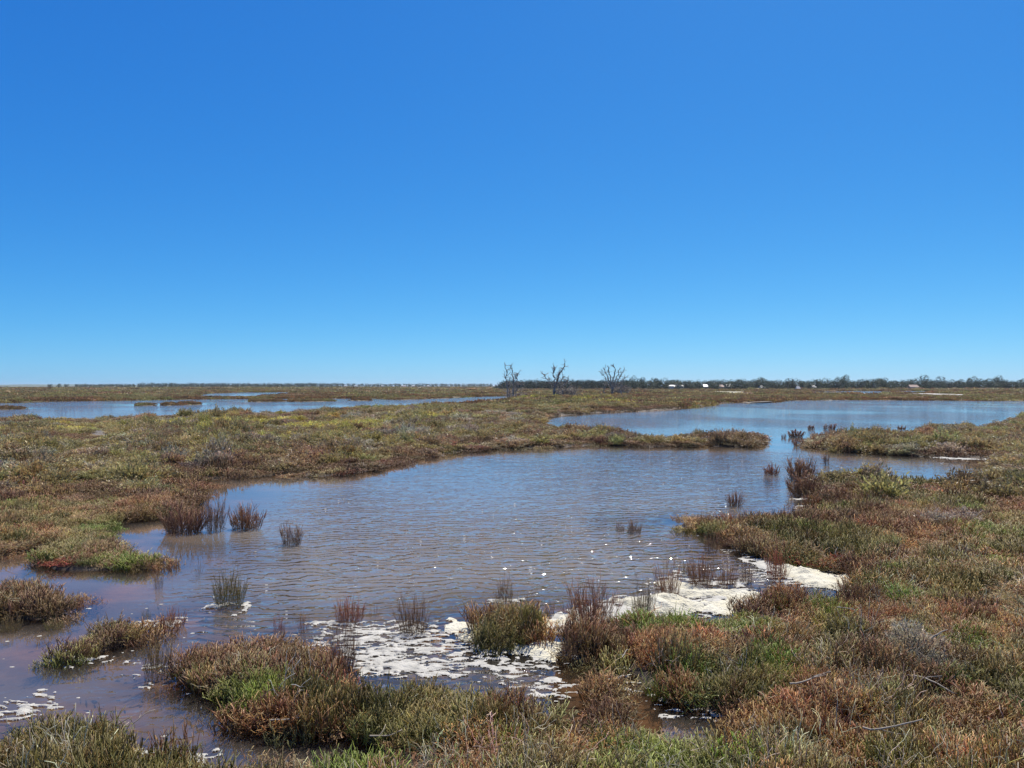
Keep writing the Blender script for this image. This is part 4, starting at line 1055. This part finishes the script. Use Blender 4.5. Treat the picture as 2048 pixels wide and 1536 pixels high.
# left horizon: three loose trees, then a dark belt
for px_, lab in ((100, 'first small lone tree at the left horizon'), (118, 'second small lone tree at the left horizon'), (133, 'third and widest lone tree at the left horizon')):
    tree(at(px_, 980), 980, int(g.integers(9)), (.95, .82), g.uniform(0, 6.28), lab, 'lone trees on the left horizon')
def belt(name, x0, x1, d0, d1, n, s0, seed, label, mats, taper=0):
    """a wood that reads as one mass: crowns of the same make joined in one object"""
    g = np.random.default_rng(seed); V = []; Fc = []; Rn = []; off = 0
    for q in range(n):
        u = (q + g.uniform(0, 1)) / n
        px_ = x0 + (x1 - x0) * u; d = g.uniform(d0, d1)
        me = TREES[mats[g.integers(len(mats))]][1]
        co = np.empty(len(me.vertices) * 3, np.float32); me.vertices.foreach_get('co', co); co = co.reshape(-1, 3)
        fi = np.empty(len(me.loops), np.int32); me.loops.foreach_get('vertex_index', fi)
        rn = np.empty(len(me.vertices), np.float32); me.attributes['rnd'].data.foreach_get('value', rn)
        fi = fi[:int(len(fi) * .7) // 6 * 6]; used = fi.max() + 1            # fewer leaves are enough this far off
        a = g.uniform(0, 6.28); ca, sa = math.cos(a), math.sin(a)
        s = s0 * g.uniform(.88, 1.1) * (min(1, .45 + u / taper) if taper else 1)
        c = co[:used]; V.append(np.stack([(c[:, 0] * ca - c[:, 1] * sa) * s0 + at(px_, d), (c[:, 0] * sa + c[:, 1] * ca) * s0 + d, c[:, 2] * s * 1.22], -1))
        Fc.append(fi + off); Rn.append(rn[:used]); off += used
    me = raw_mesh(name, np.concatenate(V), np.concatenate(Fc), 3); fattr(me, 'rnd', np.concatenate(Rn))
    return link(name, me, None, M_leaf[2] if taper else M_leaf[0], kind='stuff', label=label)
belt('woodland', 992, 1258, 462, 520, 90, .92, 71, 'dark dense wood behind the dead trees', [0, 2, 4, 6], .12)
belt('woodland', 150, 270, 960, 1050, 30, .8, 72, 'low dark belt of trees on the left horizon', [0, 2, 4])
belt('woodland', 276, 672, 960, 1060, 110, .98, 73, 'long dark belt of trees left of centre on the horizon', [0, 2, 4, 6])
belt('woodland', 672, 985, 1500, 1700, 90, 1.15, 74, 'hazy far tree line between the dark belt and the wood', [0, 2, 4])
belt('woodland', 1250, 2150, 540, 620, 130, 1.02, 75, 'trees massed behind the right tree row', [0, 2, 4, 1])

# ------------------------------------------------------------------ far houses
def house(px, d, w, dep, h, label, roof=M_roof_pale, wall=M_wall, ridge=1.1, wings=0):
    t = empty('house', (at(px, d), d, 0.1), 0, label=label, category='house', group='far pale houses among the trees')
    def boxm(x0, x1, y0, y1, z0, z1):
        bm = bmesh.new(); bmesh.ops.create_cube(bm, size=1.0)
        bmesh.ops.transform(bm, matrix=Matrix.Translation(((x0 + x1) / 2, (y0 + y1) / 2, (z0 + z1) / 2)) @ Matrix.Diagonal((x1 - x0, y1 - y0, z1 - z0, 1)), verts=bm.verts)
        me = bpy.data.meshes.new('box'); bm.to_mesh(me); bm.free(); return me
    def gable(x0, x1, y0, y1, z, r):
        V = [(x0, y0, z), (x1, y0, z), (x1, y1, z), (x0, y1, z), (x0 + .4, (y0 + y1) / 2, z + r), (x1 - .4, (y0 + y1) / 2, z + r)]
        me = bpy.data.meshes.new('gable'); me.from_pydata(V, [], [(0, 1, 5, 4), (2, 3, 4, 5), (1, 2, 5), (3, 0, 4), (3, 2, 1, 0)]); me.update(); return me
    h = h * 0.6; ridge = ridge * 1.25
    link('wall', boxm(-w / 2, w / 2, 0, dep, 0, h), t, wall)
    link('roof', gable(-w / 2 - .4, w / 2 + .4, -.4, dep + .4, h + .003, ridge), t, roof)
    n = max(1, int(w / 3))
    for k in range(n):
        xc = -w / 2 + (k + .5) * w / n
        f = link('window', boxm(xc - .55, xc + .55, -.05, .1, h * .42, h * .78), t, M_glass)
    for k in range(wings):
        xo = (-w * .32, w * .3)[k]
        link('gable_wing', boxm(xo - 1.4, xo + 1.4, -1.2, -.06, 0, h + .5), t, wall)
        link('roof', gable(xo - 1.7, xo + 1.7, -1.5, .6, h + .503, .7), t, roof)
house(1352, 448, 8.6, 6, 2.9, 'long white house with two gable wings in front of the right tree row', M_roof_pale, M_wall, .9, 2)
house(1412, 458, 2.4, 5, 3.2, 'small white gable between trees right of the long white house')
house(1444, 458, 2.2, 5, 2.9, 'small white house, left one of a pair right of centre in the tree row', M_roof_red)
house(1459, 460, 2.8, 5, 3.0, 'small pale house, right one of a pair in the tree row')
house(1526, 456, 2.0, 4, 2.2, 'tiny white shed low in the tree row')
house(1629, 458, 1.6, 4, 2.6, 'tiny white cottage between round trees of the right row')
house(1597, 430, 1.6, 2, 1.3, 'low pale hut on the plain before the right tree row')
house(1829, 458, 5.0, 4, 2.8, 'brown roofed house half hidden in the right tree row', M_roof_red)
for px_, w_, lab in ((690, 5, 'far white house at the right end of the dark belt'), (711, 6, 'bright far white house just right of the dark belt'), (764, 4, 'small far white house left of centre on the horizon'), (807, 10, 'wide far pale shed on the horizon'),
                     (826, 7, 'bright white shed beside the wide far pale one'), (856, 5, 'last far white house before the dark wood')):
    house(px_, 1460, w_ * .8, 6, 3.6, lab, M_roof_pale, M_wall, 1.1)

# ------------------------------------------------------------------ bleached branches lying on the near plants
def dead_branch(x, y, z, L, rz, tilt, seed, label, forks=2, r=0.007):
    g = np.random.default_rng(seed); b = Builder()
    P = bent(g, (0, 0, 0), (1, 0, math.tan(tilt)), L, 8, .14); b.tube(P, np.linspace(r, r * .5, 8), 0, 0, 6)
    o = link('dead_branch', b.mesh('dead_branch', M_twig, True), None, None, label=label, category='dead branch', group='bleached branches on the near plants')
    o.location = (x, y, z); o.rotation_euler = (0, 0, rz)
    for q in range(forks):
        bf = Builder(); s = P[2 + q * 2 % 5]
        bf.tube(bent(g, s, (g.uniform(.2, .8), g.choice([-1, 1]) * g.uniform(.4, .9), g.uniform(-.1, .6)), L * g.uniform(.25, .5), 5, .2), np.linspace(r * .6, r * .3, 5), 0, 0, 5)
        link('fork', bf.mesh('fork', M_twig, True), o)
dead_branch(1.96, 5.43, .30, .36, 0.0, R(-2), 1, 'forked bleached branch lying above a dark gap on the right bank', 3)
dead_branch(2.19, 4.8, .27, .36, R(-50), R(8), 2, 'straight bleached stick slanting down at the lower right', 1)
dead_branch(2.92, 5.61, .29, .30, R(-35), R(4), 3, 'bleached twig slanting across grey bush on the right bank', 2)
dead_branch(3.43, 6.3, .33, .16, R(15), R(25), 4, 'small crooked pale twig on top of a grey bush', 1)
dead_branch(3.12, 7.38, .28, .22, R(-60), R(10), 5, 'thin pale twig leaning beneath the red patch by the foam inlet', 1, .005)
dead_branch(2.88, 4.51, .27, .22, R(20), R(12), 6, 'pale green bent stalk at the lower right corner', 1, .005)
dead_branch(0.86, 6.01, .28, .16, R(60), R(18), 7, 'short bleached twig on the rust mat right of the foam pool', 1, .005)
dead_branch(-1.65, 5.25, .12, .28, R(30), R(10), 8, 'pale stick over the dark creek edge at the near bank', 2, .006)
dead_branch(-0.92, 4.97, .14, .22, R(12), R(8), 9, 'curved pale stick on the red growth at the bottom creek', 1, .006)
dead_branch(-2.66, 5.41, .03, .16, R(55), R(30), 10, 'tiny bare twig leaning over the creek at lower left', 1, .004)

# ------------------------------------------------------------------ thin sea air
m, nt, out = new_mat('haze')
pv = N(nt, 'ShaderNodeVolumePrincipled', Density=0.00008, Anisotropy=0.3)
pv.inputs['Color'].default_value = (0.80, 0.90, 1.0, 1)
nt.links.new(pv.outputs[0], out.inputs['Volume'])
bm = bmesh.new(); bmesh.ops.create_cube(bm, size=1.0)
bmesh.ops.transform(bm, matrix=Matrix.Translation((0, 3000, 9.0)) @ Matrix.Diagonal((26000, 26000, 22.0, 1)), verts=bm.verts)
me = bpy.data.meshes.new('haze'); bm.to_mesh(me); bm.free()
link('haze', me, None, m, kind='stuff', label='thin pale sea haze over the whole marsh')
